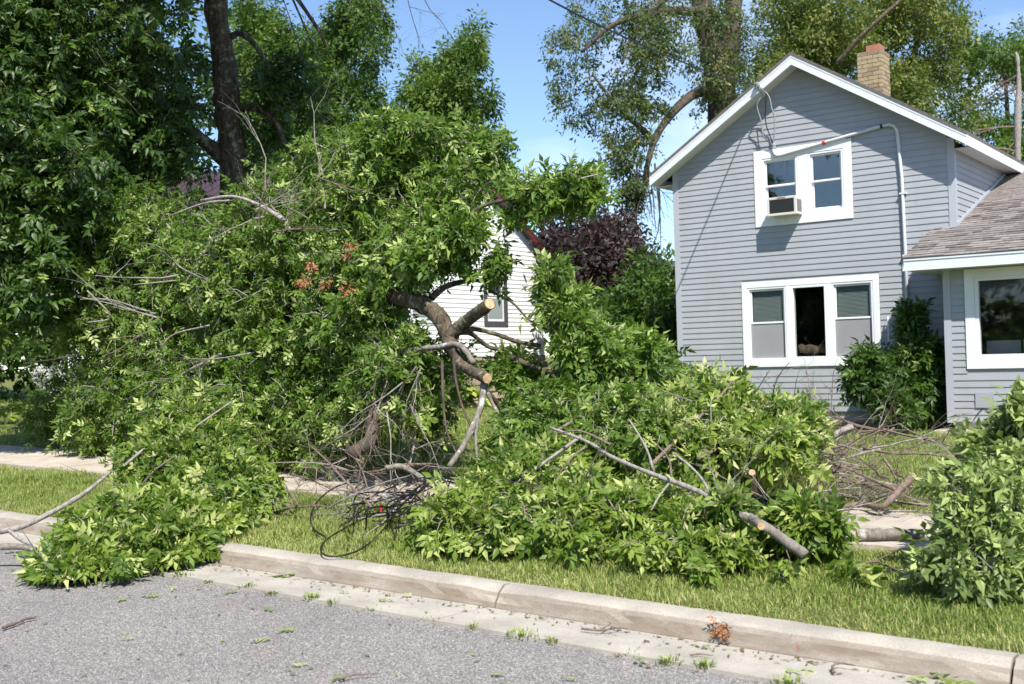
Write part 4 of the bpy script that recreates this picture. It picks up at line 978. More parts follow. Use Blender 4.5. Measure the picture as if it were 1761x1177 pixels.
leafy_branch(onG(1230, 800), 'tall leafy branch heaped in front of the lower house window, pale undersides showing', [
    ([(1130, 720), (1180, 680), (1240, 650), (1270, 665), (1290, 720), (1380, 740), (1390, 770), (1330, 790), (1300, 760), (1240, 790), (1160, 790), (1110, 770)], 66, Dflat(1250, 650, 9.4, 0, 800, 8.2), .9, (.16, .29)),
    ([(1275, 690), (1330, 690), (1390, 720), (1385, 790), (1340, 760), (1280, 740)], 22, lambda x, y: 8.9, .8, (.14, .25))],
    M['leaf_bright'], 260, [([(1120, 800, 8.2), (1180, 740, 8.6), (1240, 680, 9.0), (1262, 650, 9.2)], .016, .006, 'twig', False), ([(1200, 790, 8.3), (1280, 750, 8.7), (1370, 735, 8.9)], .014, .006, 'twig', False)], 490, .152, 22, .65, .34)
leafy_branch(onG(1000, 790), 'mid green leafy branch in the middle of the heap behind the long grey stem', [
    ([(880, 700), (930, 650), (1000, 660), (1070, 660), (1140, 690), (1130, 780), (1060, 800), (980, 780), (900, 790), (860, 800), (850, 740)], 80, Dflat(1000, 640, 10.6, 0, 800, 9.2), 1.0, (.18, .33))],
    M['leaf'], 220, [([(890, 790, 9.3), (960, 740, 9.6), (1040, 690, 10), (1090, 650, 10.3)], .018, .007, 'twig', False)], 520, .155, 21, .5, .2)
leafy_branch(onG(1090, 720), 'loose leafy branch lying farthest back in the heap near the white house corner', [
    ([(985, 610), (1050, 600), (1110, 590), (1160, 630), (1180, 690), (1100, 690), (1000, 660)], 40, lambda x, y: 11.6, 1.2, (.2, .34))],
    M['leaf'], 160, [([(1000, 690, 12), (1060, 650, 12), (1130, 610, 12.2)], .018, .007, 'twig', False)], 545, .17, 17, .4, .18)
leafy_branch(onG(1385, 900), 'small leafy sprig lying flat beside the thick end of the sawn stem', [
    ([(1330, 900), (1390, 880), (1440, 905), (1440, 930), (1380, 935), (1340, 925)], 14, lambda x, y: 7.2, .3, (.08, .14))],
    M['leaf_bright'], 80, [([(1340, 915, 7.2), (1390, 905, 7.3), (1435, 910, 7.4)], .008, .004, 'twig', False)], 560, .15, 10, .25, .12)
leafy_branch(onG(1700, 1020), 'big pale-leaved branch standing like a bush at the right edge', [
    ([(1625, 800), (1660, 770), (1700, 740), (1740, 700), (1761, 690), (1880, 660), (1960, 800), (1960, 1020), (1780, 1020), (1690, 1005), (1640, 960), (1655, 900), (1640, 850)], 105, Dflat(1700, 680, 6.8, 0, 1020, 6.1), .6, (.16, .30))],
    M['leaf_pale'], 300, [([(1940, 960, 6.6), (1800, 980, 6.4), (1745, 990, 6.35), (1715, 1005, 6.3)], .022, .012, 'twig', False), ([(1900, 900, 6.9), (1800, 850, 7), (1720, 800, 7.1), (1650, 790, 7.2)], .02, .006, 'twig', False)], 580, .145, 22, .5, .22)

# ------------------------------------------------------------------ bare brush, logs, cables
dead_lab = 'bare forked branch tangled into the brown brush heap beside the sidewalk'
gb = random.Random(21)
for i in range(58):
    x, y = gb.uniform(1330, 1545), gb.uniform(735, 885); D = float(np.interp(y, [735, 885], [10.6, 8.9]))+gb.uniform(-.2, .3); p = at(x, y, D)
    p[2] = max(p[2], float(zg(p[0], p[1]))+.05); m = MB(); twiggy(m, p, (gb.uniform(-1, 1), gb.uniform(-.7, .7), gb.uniform(-.25, .2)), gb.uniform(.5, .95), gb.uniform(.008, .015), 3, gb, kids=(3, 4))
    tag(m.build('dead_branch', M['twig'] if i % 3 else M['twig_grey']), dead_lab, 'branch', 'bare branches heaped by the sidewalk')
for i in range(3):
    p = at(1370+30*i, 720-8*i, 10.2); m = MB(); twiggy(m, p, (gb.uniform(-.4, .4), 0, 1), .42, .008, 2, gb); tag(m.build('dead_branch', M['twig']), 'thin bare branch sticking up out of the brush heap below the lower window', 'branch', 'upright bare twigs above the brush heap')
dl2 = 'bare twiggy branch lying under the fallen crown by the cable tangle'
for i in range(24):
    x, y = gb.uniform(490, 790), gb.uniform(790, 880); D = float(np.interp(y, [770, 880], [11.6, 9.2])); p = at(x, y, D); p[2] = max(p[2], float(zg(p[0], p[1]))+.05)
    m = MB(); twiggy(m, p, (gb.uniform(-1, 1), gb.uniform(-.8, .5), gb.uniform(-.15, .25)), gb.uniform(.7, 1.2), gb.uniform(.008, .014), 3, gb); tag(m.build('dead_branch', M['twig'] if i % 2 else M['twig_grey']), dl2, 'branch', 'bare branches under the fallen crown')
def stick(name, pts, r0, r1, mat, label, cut=True, cat='branch', n=10, side=()):
    e = empty(name, pts[0], label, cat); m = MB(); Q = limb(m, pts, r0, r1, n, 6, .06, len(label)); m.build('wood', M[mat], e, smooth=True)
    for a, b2, r in ((Q[0], Q[2], r0), (Q[-1], Q[-3], r1)):
        if cut: d = a-b2; d = d/np.linalg.norm(d); MB().tube([a-d*.002, a+d*.005], [r*.89, r*.87], 16).build('cut_face', M['cutwood'], e)
    for s in side: m = MB(); limb(m, s[0], s[1], s[2], 6, 5, .1, 3); m.build('fork', M[mat], e, smooth=True)
    return e
lg = [np.array([-2.72, 7.42, 0]), np.array([-2.26, 7.66, 0])]
lz = lambda P, h: np.array([P[0], P[1], max(float(zg(P[0], P[1])), .208+float(zroad(P[0])))+h])
la, lb = onG(1475, 925, .06), onG(1587, 926, .05); stick('log', [lz(la, .055), lz((la+lb)/2, .06), lz(lb, .055)], .040, .036, 'bark_lichen', 'short lichen-grey log lying across the sidewalk edge', n=12)
stick('cut_limb', [lz(onG(1330, 884), .05), lz(onG(1420, 886), .05), lz(onG(1480, 882), .07), at(1515, 872, 8.75), at(1545, 845, 8.85), at(1571, 818, 8.9)], .016, .03, 'twig', 'curved brown limb with a pale sawn end rising beside the log', side=(([at(1545, 845, 8.85), at(1500, 825, 9.1), at(1440, 800, 9.4), at(1380, 790, 9.6)], .018, .009), ([at(1555, 836, 8.9), at(1620, 846, 8.8), at(1660, 855, 8.7)], .011, .004)))
stick('cut_limb', [at(1350, 815, 9.3), at(1400, 790, 9.5), at(1430, 760, 9.7), at(1462, 735, 9.8)], .028, .034, 'twig_grey', 'stout grey limb with a broken tip lying on top of the brush heap', side=(([at(1400, 775, 9.6), at(1440, 745, 9.7), at(1465, 735, 9.75)], .03, .028),))
stick('cut_limb', [at(1300, 850, 8.6), at(1295, 830, 8.4), at(1293, 813, 8.2)], .024, .026, 'twig', 'small stub with a pale cut end pointing at the street beside the brush heap')
stick('broken_limb', [at(665, 805, 10.2), at(690, 803, 10.15), at(715, 815, 10.1), at(735, 830, 10.0)], .03, .022, 'bark_lichen', 'pale lichen-covered broken limb lying on the sidewalk under the crown')
# black cable tangle
cl_ = 'black cable strand twisted in the tangle on the verge by the sidewalk'
gc = random.Random(3)
def gpt(x, y, dz=.04): return onG(x, y, dz)+np.array([0, 0, 0.0])
cable('black_cable', [gpt(760, 805, .3), gpt(690, 860, .15), gpt(600, 905), gpt(560, 930), gpt(553, 950), gpt(575, 957), gpt(620, 945), gpt(660, 910), gpt(690, 870, .12), gpt(740, 830, .25)], .007, M['black'], 'black cable loop reaching nearest the kerb from the tangle')
cable('black_cable', [gpt(640, 830, .2), gpt(590, 833, .15), gpt(553, 855, .1), gpt(535, 885), gpt(540, 910), gpt(560, 924)], .008, M['black'], 'thin black cable arcing round the left side of the tangle')
cable('black_cable', [gpt(640, 896), gpt(680, 898), gpt(720, 908), gpt(772, 924)], .007, M['black'], 'straight black cable running from the tangle under the leafy branch')
cable('black_cable', [gpt(583, 906), gpt(620, 880), gpt(650, 862, .1), gpt(700, 820, .2), gpt(780, 782, .5)], .007, M['black'], 'black cable strung from the tangle up towards the hanging grey branch')
for i in range(14):
    x0, y0 = gc.uniform(580, 690), gc.uniform(850, 915); x1, y1 = gc.uniform(690, 800), gc.uniform(785, 860)
    pts = [gpt(x0, y0)] + [gpt(x0+(x1-x0)*t+gc.uniform(-32, 32), y0+(y1-y0)*t+gc.uniform(-22, 22), .04+.32*math.sin(t*3.1)*gc.random()) for t in (.2, .4, .6, .8)] + [gpt(x1, y1, .15)]
    cable('black_cable', pts, gc.uniform(.005, .0085), M['black'], cl_, 'strands of the black cable tangle')
P = gpt(655, 880, .12); m = MB(); m.tube([P, P+np.array([.005, 0, .06])], .010, 8); tag(m.build('cable_tag', M['red']), 'small red tag wrapped on the black cable tangle', 'tag')
P = gpt(652, 858, .12); m = MB(); m.tube([P, P+np.array([.06, .02, .03])], [.012, .02], 8); tag(m.build('cable_connector', M['whitecable']), 'small pale connector on the cable tangle above the red tag', 'connector')

# ------------------------------------------------------------------ standing trees
def crown_tree(name, label, base, mat, polys, trunkpaths, seed, size, tw_per, lv, bark='bark_dark', droop=.3, clump=True, cat='tree', group=None, nleaf=0, pale=.08, twigs=None, limbs=(), jitter=.6):
    t = empty(name, base, label, cat, group); Ls, Ss = [], []
    for i, (poly, n, Df, th, rr) in enumerate(polys):
        if not callable(Df): Df = (lambda D: (lambda x, y: D))(Df)
        l, s = sprigs(poly_blobs(poly, n, Df, th, rr, seed+i*3, .45), tw_per, lv, size, seed+i+70, droop=droop, ground=False, pale=pale, jitter=jitter); Ls.append(l); Ss.append(s)
    Lf = merge(*Ls)
    if clump: Lf = (*Lf[:6], Lf[6] % 4)
    S_ = tuple(np.concatenate([s[i] for s in Ss]) for i in range(3))
    put_foliage(t, Lf, mat, S_ if twigs else None, M[bark], nleaf, twigs or (.01, .004), .5, CLUMP if clump else ASH, name='crown')
    for i, (pts, r0, r1, nm) in enumerate(trunkpaths):
        m = MB(); limb(m, pts, r0, r1, 12 if nm == 'trunk' else 7, 6, .08, seed+i); m.build(nm, M[bark], t, smooth=True)
    return t
Pb = onG(410, 690); Pb = at(410, 560, 18.0); Pb[2] = float(zg(Pb[0], Pb[1]))
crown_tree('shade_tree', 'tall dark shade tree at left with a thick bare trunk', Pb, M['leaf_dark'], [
    ([(-120, -120), (330, -120), (345, 40), (335, 180), (320, 280), (290, 325), (170, 370), (130, 420), (60, 520), (-20, 560), (-120, 560)], 190, lambda x, y: 14.9+.004*x, 2.2, (.4, .75)),
    ([(-120, 180), (60, 200), (150, 250), (180, 330), (130, 420), (60, 540), (-120, 560)], 70, 14.6, 1.0, (.3, .55)),
    ([(230, -1000), (560, -1000), (680, -350), (500, -80), (330, -80), (260, -300)], 105, 12.5, 4.5, (.5, .85)), ([(-300, -500), (250, -500), (300, -60), (-300, -60)], 25, 15.5, 2.0, (.5, .85)),  # overhead boughs out of view, added and shaped to shade the crown's middle
    ([(430, 120), (500, 100), (560, 200), (520, 300), (440, 300)], 10, 17.5, 1.0, (.3, .5))],
    [([Pb, at(402, 300, 18.0), at(392, 200, 18.0), at(385, 110, 18.0), at(370, 0, 18.0), at(360, -120, 17.6), at(330, -350, 17)], .255, .14, 'trunk'),
     (px_path([(395, 285, 18), (365, 255, 17.9), (340, 235, 17.8), (300, 200, 17.6), (250, 150, 17)]), .14, .06, 'branch'), (px_path([(408, 185, 18), (440, 185, 17.9), (470, 205, 17.8), (490, 250, 17.7)]), .08, .04, 'branch'),
     (px_path([(395, 65, 18), (415, 58, 17.9), (440, 80, 17.8), (470, 130, 17.7), (510, 195, 17.6)]), .06, .025, 'branch'), (px_path([(390, -40, 18), (480, -30, 17.5), (540, 40, 17.2), (565, 90, 17.1)]), .05, .02, 'branch'),
     (px_path([(495, -20, 17.3), (530, 60, 17.2), (550, 110, 17.1)]), .02, .008, 'branch'),
     (px_path([(312, 195, 17.2), (330, 175, 17.1), (348, 165, 17.0)]), .05, .035, 'branch')], 700, .255, 12, 6, 'bark', clump=False, droop=.35, pale=.05, twigs=(.010, .003), nleaf=300)
# hanging dead twigs at the top edge, left of the sky gap
gt = random.Random(31)
for i, (x, y) in enumerate(((590, -20), (640, -30), (690, -40), (715, -30), (480, -20))):
    p = at(x, y, 17.2); m = MB(); twiggy(m, p, (.35, .2, -1), 1.25, .009, 3, gt, gz=False, bend=.3); o = m.build('hanging_twig', M['twig_dark']); tag(o, 'bare dead twigs hanging into the sky at the top edge of the gap', 'branch', 'bare twigs hanging from above')
def bgtree(name, label, D, poly, n, mat, seed, size=.42, rr=(.7, 1.3), th=4, tw=14, lv=6, trunk=None, group=None, bark='bark_dark', droop=.3, pale=.0, dk=None, r0=.3, extra=()):
    P = np.array(poly, float); cx = P[:, 0].mean(); b0 = at(cx, P[:, 1].max(), D+th/2); gzv = float(zg(b0[0], b0[1])); base = np.array([b0[0], b0[1], gzv])
    top = at(cx, P[:, 1].min()*.6+P[:, 1].max()*.4, D+th/2)
    tp = trunk or [base, (base+top)/2+np.array([.2, 0, 0]), top]
    return crown_tree(name, label, base, mat, [(poly, n, D, th, rr)]+list(extra), [(tp, r0, .06, 'trunk')], seed, size, tw, lv, bark, droop, True, 'tree', group, 0, pale)
bgtree('green_tree', 'leafy tree with hanging rounded boughs rising behind the maroon roof left of the sky gap', 40, [(388, 60), (405, 15), (440, -15), (470, 12), (500, 40), (522, 68), (545, 50), (568, 10), (600, -30), (655, -30), (668, 50), (642, 110), (672, 170), (692, 240), (700, 340), (390, 340)], 150, M['leaf_mid'], 800, .46, (.4, .95), 5, 14, 6, droop=.6)
bgtree('green_tree', 'leafy tree with a knobbly outline standing alone against the blue sky', 40, [(705, 210), (698, 170), (712, 130), (728, 92), (755, 68), (775, 45), (798, 62), (815, 38), (832, 62), (852, 52), (870, 82), (846, 102), (868, 116), (852, 138), (824, 130), (836, 160), (856, 182), (838, 202), (818, 206), (848, 232), (836, 255), (870, 262), (898, 302), (880, 340), (700, 340)], 100, M['leaf_mid'], 820, .44, (.3, .75), 5, 14, 6, droop=.6)
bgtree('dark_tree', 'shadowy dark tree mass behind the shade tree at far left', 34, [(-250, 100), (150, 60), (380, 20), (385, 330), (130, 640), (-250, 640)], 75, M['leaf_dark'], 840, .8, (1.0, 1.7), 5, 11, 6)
# tall sparse tree with the big curved limb
Pt = at(1235, 560, 35); Pt[2] = float(zg(Pt[0], Pt[1]))
crown_tree('sparse_tree', 'tall half-bare tree with a curved drooping limb behind the grey house', Pt, M['leaf_sparse'], [
    ([(945, 40), (1000, -40), (1180, -40), (1180, 60), (1150, 150), (1100, 170), (1060, 230), (1000, 225), (960, 200), (940, 150)], 62, 31, 3, (.4, .75)),
    ([(1050, 160), (1120, 140), (1150, 175), (1120, 250), (1060, 300), (1040, 240)], 22, 31, 2, (.4, .7)),
    ([(1180, 10), (1270, -20), (1300, 60), (1270, 180), (1240, 200), (1190, 130)], 36, 33, 3, (.5, .9)), ([(1060, 290), (1110, 300), (1100, 400), (1070, 370)], 8, 31, 1, (.3, .5))],
    [([Pt, at(1240, 200, 35), at(1225, 100, 35), at(1205, 0, 35), at(1195, -150, 35)], .46, .26, 'trunk'), (px_path([(1243, 190, 35), (1255, 100, 35), (1262, 0, 35), (1270, -120, 35)]), .34, .2, 'trunk'),
     (px_path([(1238, 170, 34.8), (1205, 158, 34), (1165, 185, 33), (1130, 232, 32), (1112, 290, 31.5), (1105, 345, 31.2)]), .19, .05, 'branch'), (px_path([(1122, 240, 32), (1095, 215, 32), (1060, 180, 31.7), (1020, 130, 31.5)]), .12, .03, 'branch'),
     (px_path([(1205, 20, 35), (1140, 20, 33), (1060, 40, 32), (1000, 90, 31.5)]), .16, .04, 'branch'), (px_path([(1195, -20, 35), (1140, 0, 33), (1090, 60, 32), (1070, 110, 31.5)]), .14, .04, 'branch')], 900, .30, 7, 5, bark='bark_dark', droop=.9, twigs=(.014, .006), pale=.12)
gd = random.Random(41)
for i in range(9):
    p = at(gd.uniform(1070, 1135), gd.uniform(240, 340), 31.3); m = MB(); twiggy(m, p, (gd.uniform(-.3, .3), 0, -1), gd.uniform(1.3, 2.2), .03, 3, gd, gz=False, bend=.35); tag(m.build('hanging_twig', M['twig_dark']), 'dead twigs dangling from the curved limb beside the house gable', 'branch', 'dead twigs below the curved limb')
bgtree('olive_tree', 'olive tree with a dark upright trunk just left of the chimney', 40, [(1275, 170), (1300, 90), (1320, -40), (1480, -40), (1490, 140), (1400, 130), (1360, 150)], 44, M['leaf_olive'], 920, .42, (.6, 1.2), 5, 17, 6, droop=.5, pale=.08,
       trunk=[np.array([*at(1400, 560, 42)[:2], .5]), at(1398, 100, 42), at(1405, -30, 42)])
bgtree('olive_tree', 'yellowish olive tree rising directly behind the brick chimney', 42, [(1480, -40), (1640, -40), (1650, 80), (1600, 200), (1540, 170), (1480, 120)], 44, M['leaf_olive'], 940, .42, (.6, 1.2), 5, 17, 6, droop=.5, pale=.1,
       trunk=[np.array([*at(1560, 560, 44)[:2], .5]), at(1560, 200, 44), at(1600, -30, 44)])
bgtree('olive_tree', 'greener tree at the right edge above the wing roof', 44, [(1640, 0), (1690, 20), (1720, 60), (1790, 50), (1900, 80), (1900, 300), (1680, 270), (1600, 220), (1630, 80)], 46, M['leaf_mid'], 960, .42, (.6, 1.2), 5, 17, 6, droop=.5)
m = MB(); limb(m, px_path([(1440, 110, 39), (1470, 75, 38.5), (1510, 35, 38), (1560, -10, 38)]), .11, .05, 7); e = m.build('leaning_limb', M['bark'], smooth=True); tag(e, 'long pale limb leaning up to the right behind the roof ridge', 'branch')
snag = empty('snag', (*at(1750, 560, 36)[:2], .5), 'pale snapped-off dead trunk standing at the right edge', 'snag')
m = MB(); limb(m, [np.array([*at(1752, 560, 36)[:2], .4]), at(1750, 250, 36), at(1752, 150, 36), at(1750, 105, 36), at(1747, 90, 36)], .13, .04, 8, 5, .25, 4); m.build('trunk', M['twig_grey'], snag, smooth=True)
for k in range(7):
    m = MB(); twiggy(m, at(1750, 130+k*22, 36), (gd.uniform(-1, 1), gd.uniform(-.5, .5), gd.uniform(-.6, .6)), 1.5, .04, 2, gd, gz=False); m.build('branch', M['twig'], snag)
bgtree('purple_tree', 'purple-leaved tree between the white house and the grey house', 29, [(930, 410), (960, 375), (1040, 362), (1100, 395), (1115, 450), (1095, 530), (1000, 560), (950, 520)], 46, M['leaf_purple'], 980, .42, (.45, .85), 3, 18, 6, r0=.15)
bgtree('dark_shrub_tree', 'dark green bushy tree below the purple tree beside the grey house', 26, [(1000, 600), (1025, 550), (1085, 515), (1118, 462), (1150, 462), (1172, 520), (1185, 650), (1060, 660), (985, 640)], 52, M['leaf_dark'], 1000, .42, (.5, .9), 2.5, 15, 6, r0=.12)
bgtree('far_tree', 'small pale green tree far off beside the grey house corner', 62, [(1120, 480), (1145, 462), (1175, 470), (1185, 560), (1120, 560)], 12, M['leaf_olive'], 1020, .6, (.9, 1.4), 2, 16, 6, r0=.15)
# far treeline all round the back
L_, S_ = [], None
bl_ = np.array([[x, 75+20*math.sin(x*.05)+rng.uniform(0, 8), rng.uniform(1.0, 5.5), rng.uniform(1.6, 3)] for x in np.arange(-200, 60, 2.6)])
lf, _ = sprigs(bl_, 8, 5, 1.7, 1100, ground=False); lf = (*lf[:6], lf[6] % 4)
V, F, T_ = leaf_mesh('treeline', lf, CLUMP, None); tl = link('treeline', npmesh('treeline', V, F, M['leaf_mid'], T_)); tl['kind'] = 'stuff'

bl_ = np.array([[x, -30+4*math.sin(x*.3)+rng.uniform(0, 3), rng.uniform(1.0, 8.5), rng.uniform(1.4, 2.4)] for x in np.arange(-70, 45, 1.0)])
lf, _ = sprigs(bl_, 8, 5, 1.5, 1101, ground=False); lf = (*lf[:6], lf[6] % 4)
V, F, T_ = leaf_mesh('treeline', lf, CLUMP, None); tl = link('treeline', npmesh('treeline', V, F, M['leaf_mid'], T_)); tl['kind'] = 'stuff'

# ------------------------------------------------------------------ shrubs, garden plants
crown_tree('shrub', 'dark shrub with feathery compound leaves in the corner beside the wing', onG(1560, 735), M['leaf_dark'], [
    ([(1500, 620), (1530, 600), (1560, 590), (1600, 585), (1622, 610), (1625, 715), (1540, 720), (1510, 690), (1490, 660)], 34, 18.4, .7, (.22, .36)), ([(1465, 625), (1500, 605), (1520, 640), (1490, 690), (1460, 670)], 12, 18.0, .4, (.18, .28)),
    ([(1555, 545), (1565, 520), (1580, 540), (1590, 520), (1575, 590)], 6, 18.8, .2, (.12, .2)), ([(1500, 690), (1540, 690), (1570, 700), (1560, 715)], 7, 17.5, .3, (.14, .2))],
    [([onG(1560, 735), at(1560, 660, 18.6), at(1562, 560, 18.8)], .025, .008, 'stem')], 1200, .24, 11, 6, clump=False, cat='shrub', nleaf=160, pale=.06)
def tuft(name, label, c, n, h, spread, mat, seed, cat='plant', group=None, wd=.02, lean=.6):
    g = np.random.default_rng(seed); e = empty(name, c, label, cat, group); a = g.uniform(0, 6.28, n); ln = h*g.uniform(.5, 1.1, n)
    p0 = np.stack([np.cos(a), np.sin(a), 0*a], 1)*g.uniform(0, spread, (n, 1)); d = np.stack([np.cos(a), np.sin(a), 0*a], 1); s = np.stack([-np.sin(a), np.cos(a), 0*a], 1); le = lean*g.uniform(.3, 1.2, (n, 1)); V = []
    up = np.array([0, 0, 1.0]); l1 = ln[:, None]
    V = np.stack([p0-s*wd/2, p0+s*wd/2, p0+d*l1*le*.35+up*l1*.7-s*wd*.45, p0+d*l1*le*.35+up*l1*.7+s*wd*.45, p0+d*l1*le*1.0+up*l1*(1-.35*le)], 1).reshape(-1, 3)
    F = (np.array([(0, 1, 3), (0, 3, 2), (2, 3, 4)])[None]+(np.arange(n)*5)[:, None, None]).reshape(-1, 3)
    o = link('blades', npmesh('blades', V, F, mat, np.repeat(np.clip(g.normal(.5, .22, n), 0, 1), 5)), e); o['kind'] = 'stuff'; return e
tuft('tall_grass', 'unmown tall grass clump at the foot of the dark shrub', onG(1580, 735), 260, .5, .45, M['grass'], 1, 'grass clump', None, .02)
tuft('tall_grass', 'smaller tall grass clump against the house wall behind the brush heap', onG(1410, 722), 160, .4, .5, M['grass'], 2, 'grass clump', None, .02)
def hosta(label, c, n, sz, mat, seed, name='hosta', cat='plant'):
    g = random.Random(seed); e = empty(name, c, label, cat)
    V = [np.array(q) for q in ((0, 0, 0), (.35, .28, .06), (.45, 0, -.02), (.35, -.28, .06), (.8, .2, -.05), (.8, -.2, -.05), (1.05, 0, -.2))]; Fc = [(0, 2, 1), (0, 3, 2), (1, 2, 4), (2, 3, 5), (2, 6, 4), (2, 5, 6)]
    ms = [npmesh('leaf', np.array(V), np.array(Fc), mat, np.full(7, q)) for q in (.15, .4, .65, .95)]
    for k in range(n):
        a = g.uniform(0, 6.28); t = g.uniform(0, 1); s = sz*g.uniform(.7, 1.2); o = link('leaf', g.choice(ms), e)
        o.location = (math.cos(a)*t*sz*1.2, math.sin(a)*t*sz*1.2, .05+sz*(1.3-t)*.8); o.rotation_euler = (g.uniform(-.3, .3), g.uniform(-.4, .5), a); o.scale = (s, s, s)
    return e
hosta('yellow-green hosta clump beyond the sidewalk at the left edge', onG(12, 728), 46, .30, M['hosta'], 1); hosta('second smaller hosta clump to the right of the left edge hosta', onG(52, 722), 26, .24, M['hosta'], 2)
tuft('daylily', 'arching yellow-green daylily leaves by the sidewalk under the fallen crown', onG(85, 755), 70, .7, .3, M['hosta'], 3, 'plant', None, .03, .9)
hosta('yellow variegated hosta by the white house foundation', onG(855, 688), 70, .42, M['yellowleaf'], 4); hosta('yellow-green hosta beside the foundation behind the hanging branches', onG(798, 700), 60, .42, M['hosta'], 5); hosta('pale yellow hosta behind the leaf heap', onG(1000, 698), 60, .45, M['hosta'], 6)
c = at(75, 650, 27); lf, _ = sprigs(np.array([[*(c+np.array([random.uniform(-.4, .4), random.uniform(-.4, .4), random.uniform(-.2, .1)])), .2] for _ in range(6)]), 9, 4, .13, 1300, ground=False); wfl = empty('white_flower_bush', c, 'white flowering bush in the shade beyond the left lawn', 'bush'); put_foliage(wfl, (*lf[:6], lf[6] % 4), M['flower'], None, None, 0, templates=CLUMP, name='blossom')

# ------------------------------------------------------------------ verge litter and weeds
gl = random.Random(77)
def scrap(x, y, s, mat, label, group, road=False):
    P = onG(x, y); k = gl.randint(0, 5); o = link('leaf_scrap', shared_leaf(mat, k, gl.randint(2, 5)))
    o.location = P+np.array([0, 0, .010]); o.rotation_euler = (gl.uniform(-.12, .12), gl.uniform(-.12, .12), gl.uniform(0, 6.28)); o.scale = (s, s*gl.uniform(.6, 1.1), s*.35); return tag(o, label, 'leaf', group)
for x, y in ((232, 1100), (465, 1102), (430, 1105), (410, 1015), (455, 1048), (510, 1080), (345, 1010), (495, 1145), (600, 1163), (685, 1012), (1100, 1135), (1345, 1160), (838, 1160), (250, 1022), (215, 1028), (270, 1025), (300, 1008), (120, 1005), (1560, 1172), (1600, 1170), (1690, 1168), (575, 1015), (640, 1030), (705, 1022), (545, 1020), (1350, 1150), (1215, 1118), (1000, 1165)):
    scrap(x+gl.uniform(-6, 6), y+gl.uniform(-4, 4), gl.uniform(.07, .12), M['leaf_pale'], 'small torn green leaf lying flat on the road or gutter', 'torn leaves scattered on the pavement')
scrap(517, 988, .26, M['leaf_bright'], 'largest green leaf spray lying in the gutter near the kerb', None)
scrap(1390, 1148, .12, M['leaf_bright'], 'single green leaf in the gutter right of the dead leaf clump', None)
for i in range(4): scrap(1640+gl.uniform(-20, 40), 1168+gl.uniform(-3, 4), .16, M['leaf_bright'], 'torn green leaf in the gutter at the bottom right', 'torn leaves at the bottom right')
wd = empty('weed', onG(1465, 1030), 'broad-leaved green sprig standing in the verge grass', 'weed'); lf, sg = sprigs(np.array([[*onG(1465, 1015), .07]]), 5, 3, .19, 1400, droop=.3); put_foliage(wd, lf, M['leaf_bright'], sg, M['twig'], 9, (.004, .002))
wd = empty('weed', onG(1345, 1010), 'small low green sprig in the verge grass left of the larger sprig', 'weed'); lf, sg = sprigs(np.array([[*onG(1345, 1000), .08]]), 5, 3, .13, 1401, droop=.3); put_foliage(wd, lf, M['leaf_bright'], sg, M['twig'], 0, (.004, .002))
def road_twig(pts, r, label, dz=.012, fork=()):
    Q = [onG(x, y, .0)+np.array([0, 0, dz]) for x, y in pts]; m = MB(); limb(m, Q, r, r*.5, 6, 4, .15, len(label))
    for f in fork: limb(m, [onG(x, y)+np.array([0, 0, dz+.005]) for x, y in f], r*.6, r*.3, 5, 4, .1, 2)
    return tag(m.build('fallen_twig', M['twig'], smooth=True), label, 'twig')
road_twig([(5, 1083), (25, 1076), (45, 1068), (63, 1065)], .012, 'dark crooked twig on the asphalt at the left edge')
road_twig([(1000, 1085), (1035, 1088), (1060, 1084), (1080, 1085)], .007, 'thin brown forked twig in the gutter', fork=([(1035, 1088), (1050, 1078), (1045, 1075)], [(1050, 1086), (1062, 1092)]))
road_twig([(1188, 1131), (1205, 1129), (1226, 1132)], .005, 'short brown twig in the gutter below the dead leaf clump')
road_twig([(1435, 1160), (1432, 1150), (1445, 1145), (1470, 1149)], .008, 'pale hooked twig in the gutter right of the dead clump')
road_twig([(1480, 983), (1505, 980), (1520, 985), (1550, 998), (1572, 1012)], .009, 'grey forked twig lying on the verge grass', .05, fork=([(1505, 980), (1525, 970), (1545, 962)],))
road_twig([(585, 1172), (610, 1165), (650, 1163)], .006, 'thin grey twig on the asphalt at the bottom')
road_twig([(1590, 900), (1640, 918)], .004, 'thin twig lying across the sidewalk slab at right', .03)
dc = empty('dead_leaf_clump', onG(1252, 1072), 'rust-brown dried leaf clump hanging over the kerb edge', 'leaf clump'); P = onG(1252, 1068)
lf, _ = sprigs(np.array([[P[0], 5.52, P[2]+.005, .028], [P[0]+.02, 5.50, P[2]-.015, .028]]), 8, 3, .055, 1500, droop=.9, ground=False); V, F, T_ = leaf_mesh('x', lf, ASH, None); link('dry_leaves', npmesh('dry_leaves', V-np.array(dc.location), F, M['deadleaf'], T_), dc)['kind'] = 'stuff'
nd = 900; gdb = np.random.default_rng(88)
x = gdb.uniform(-9, -.2, nd); y = np.where(gdb.random(nd) < .5, 5.47-np.abs(gdb.normal(0, .10, nd)), gdb.uniform(2.6, 5.6, nd)); zz = zroad(x)+np.where(y > 5.05, .006-.058*np.clip(y-5.05, 0, .45), .03*np.clip((3-y)/8, -.5, .5)-.002)+.004
a = gdb.uniform(0, 6.28, nd); ln = gdb.uniform(.006, .028, nd); wdt = ln*gdb.uniform(.15, .5, nd); d1 = np.stack([np.cos(a), np.sin(a), gdb.normal(0, .15, nd)], 1); s1 = np.stack([-np.sin(a), np.cos(a), gdb.normal(0, .15, nd)], 1); P = np.stack([x, y, zz], 1)
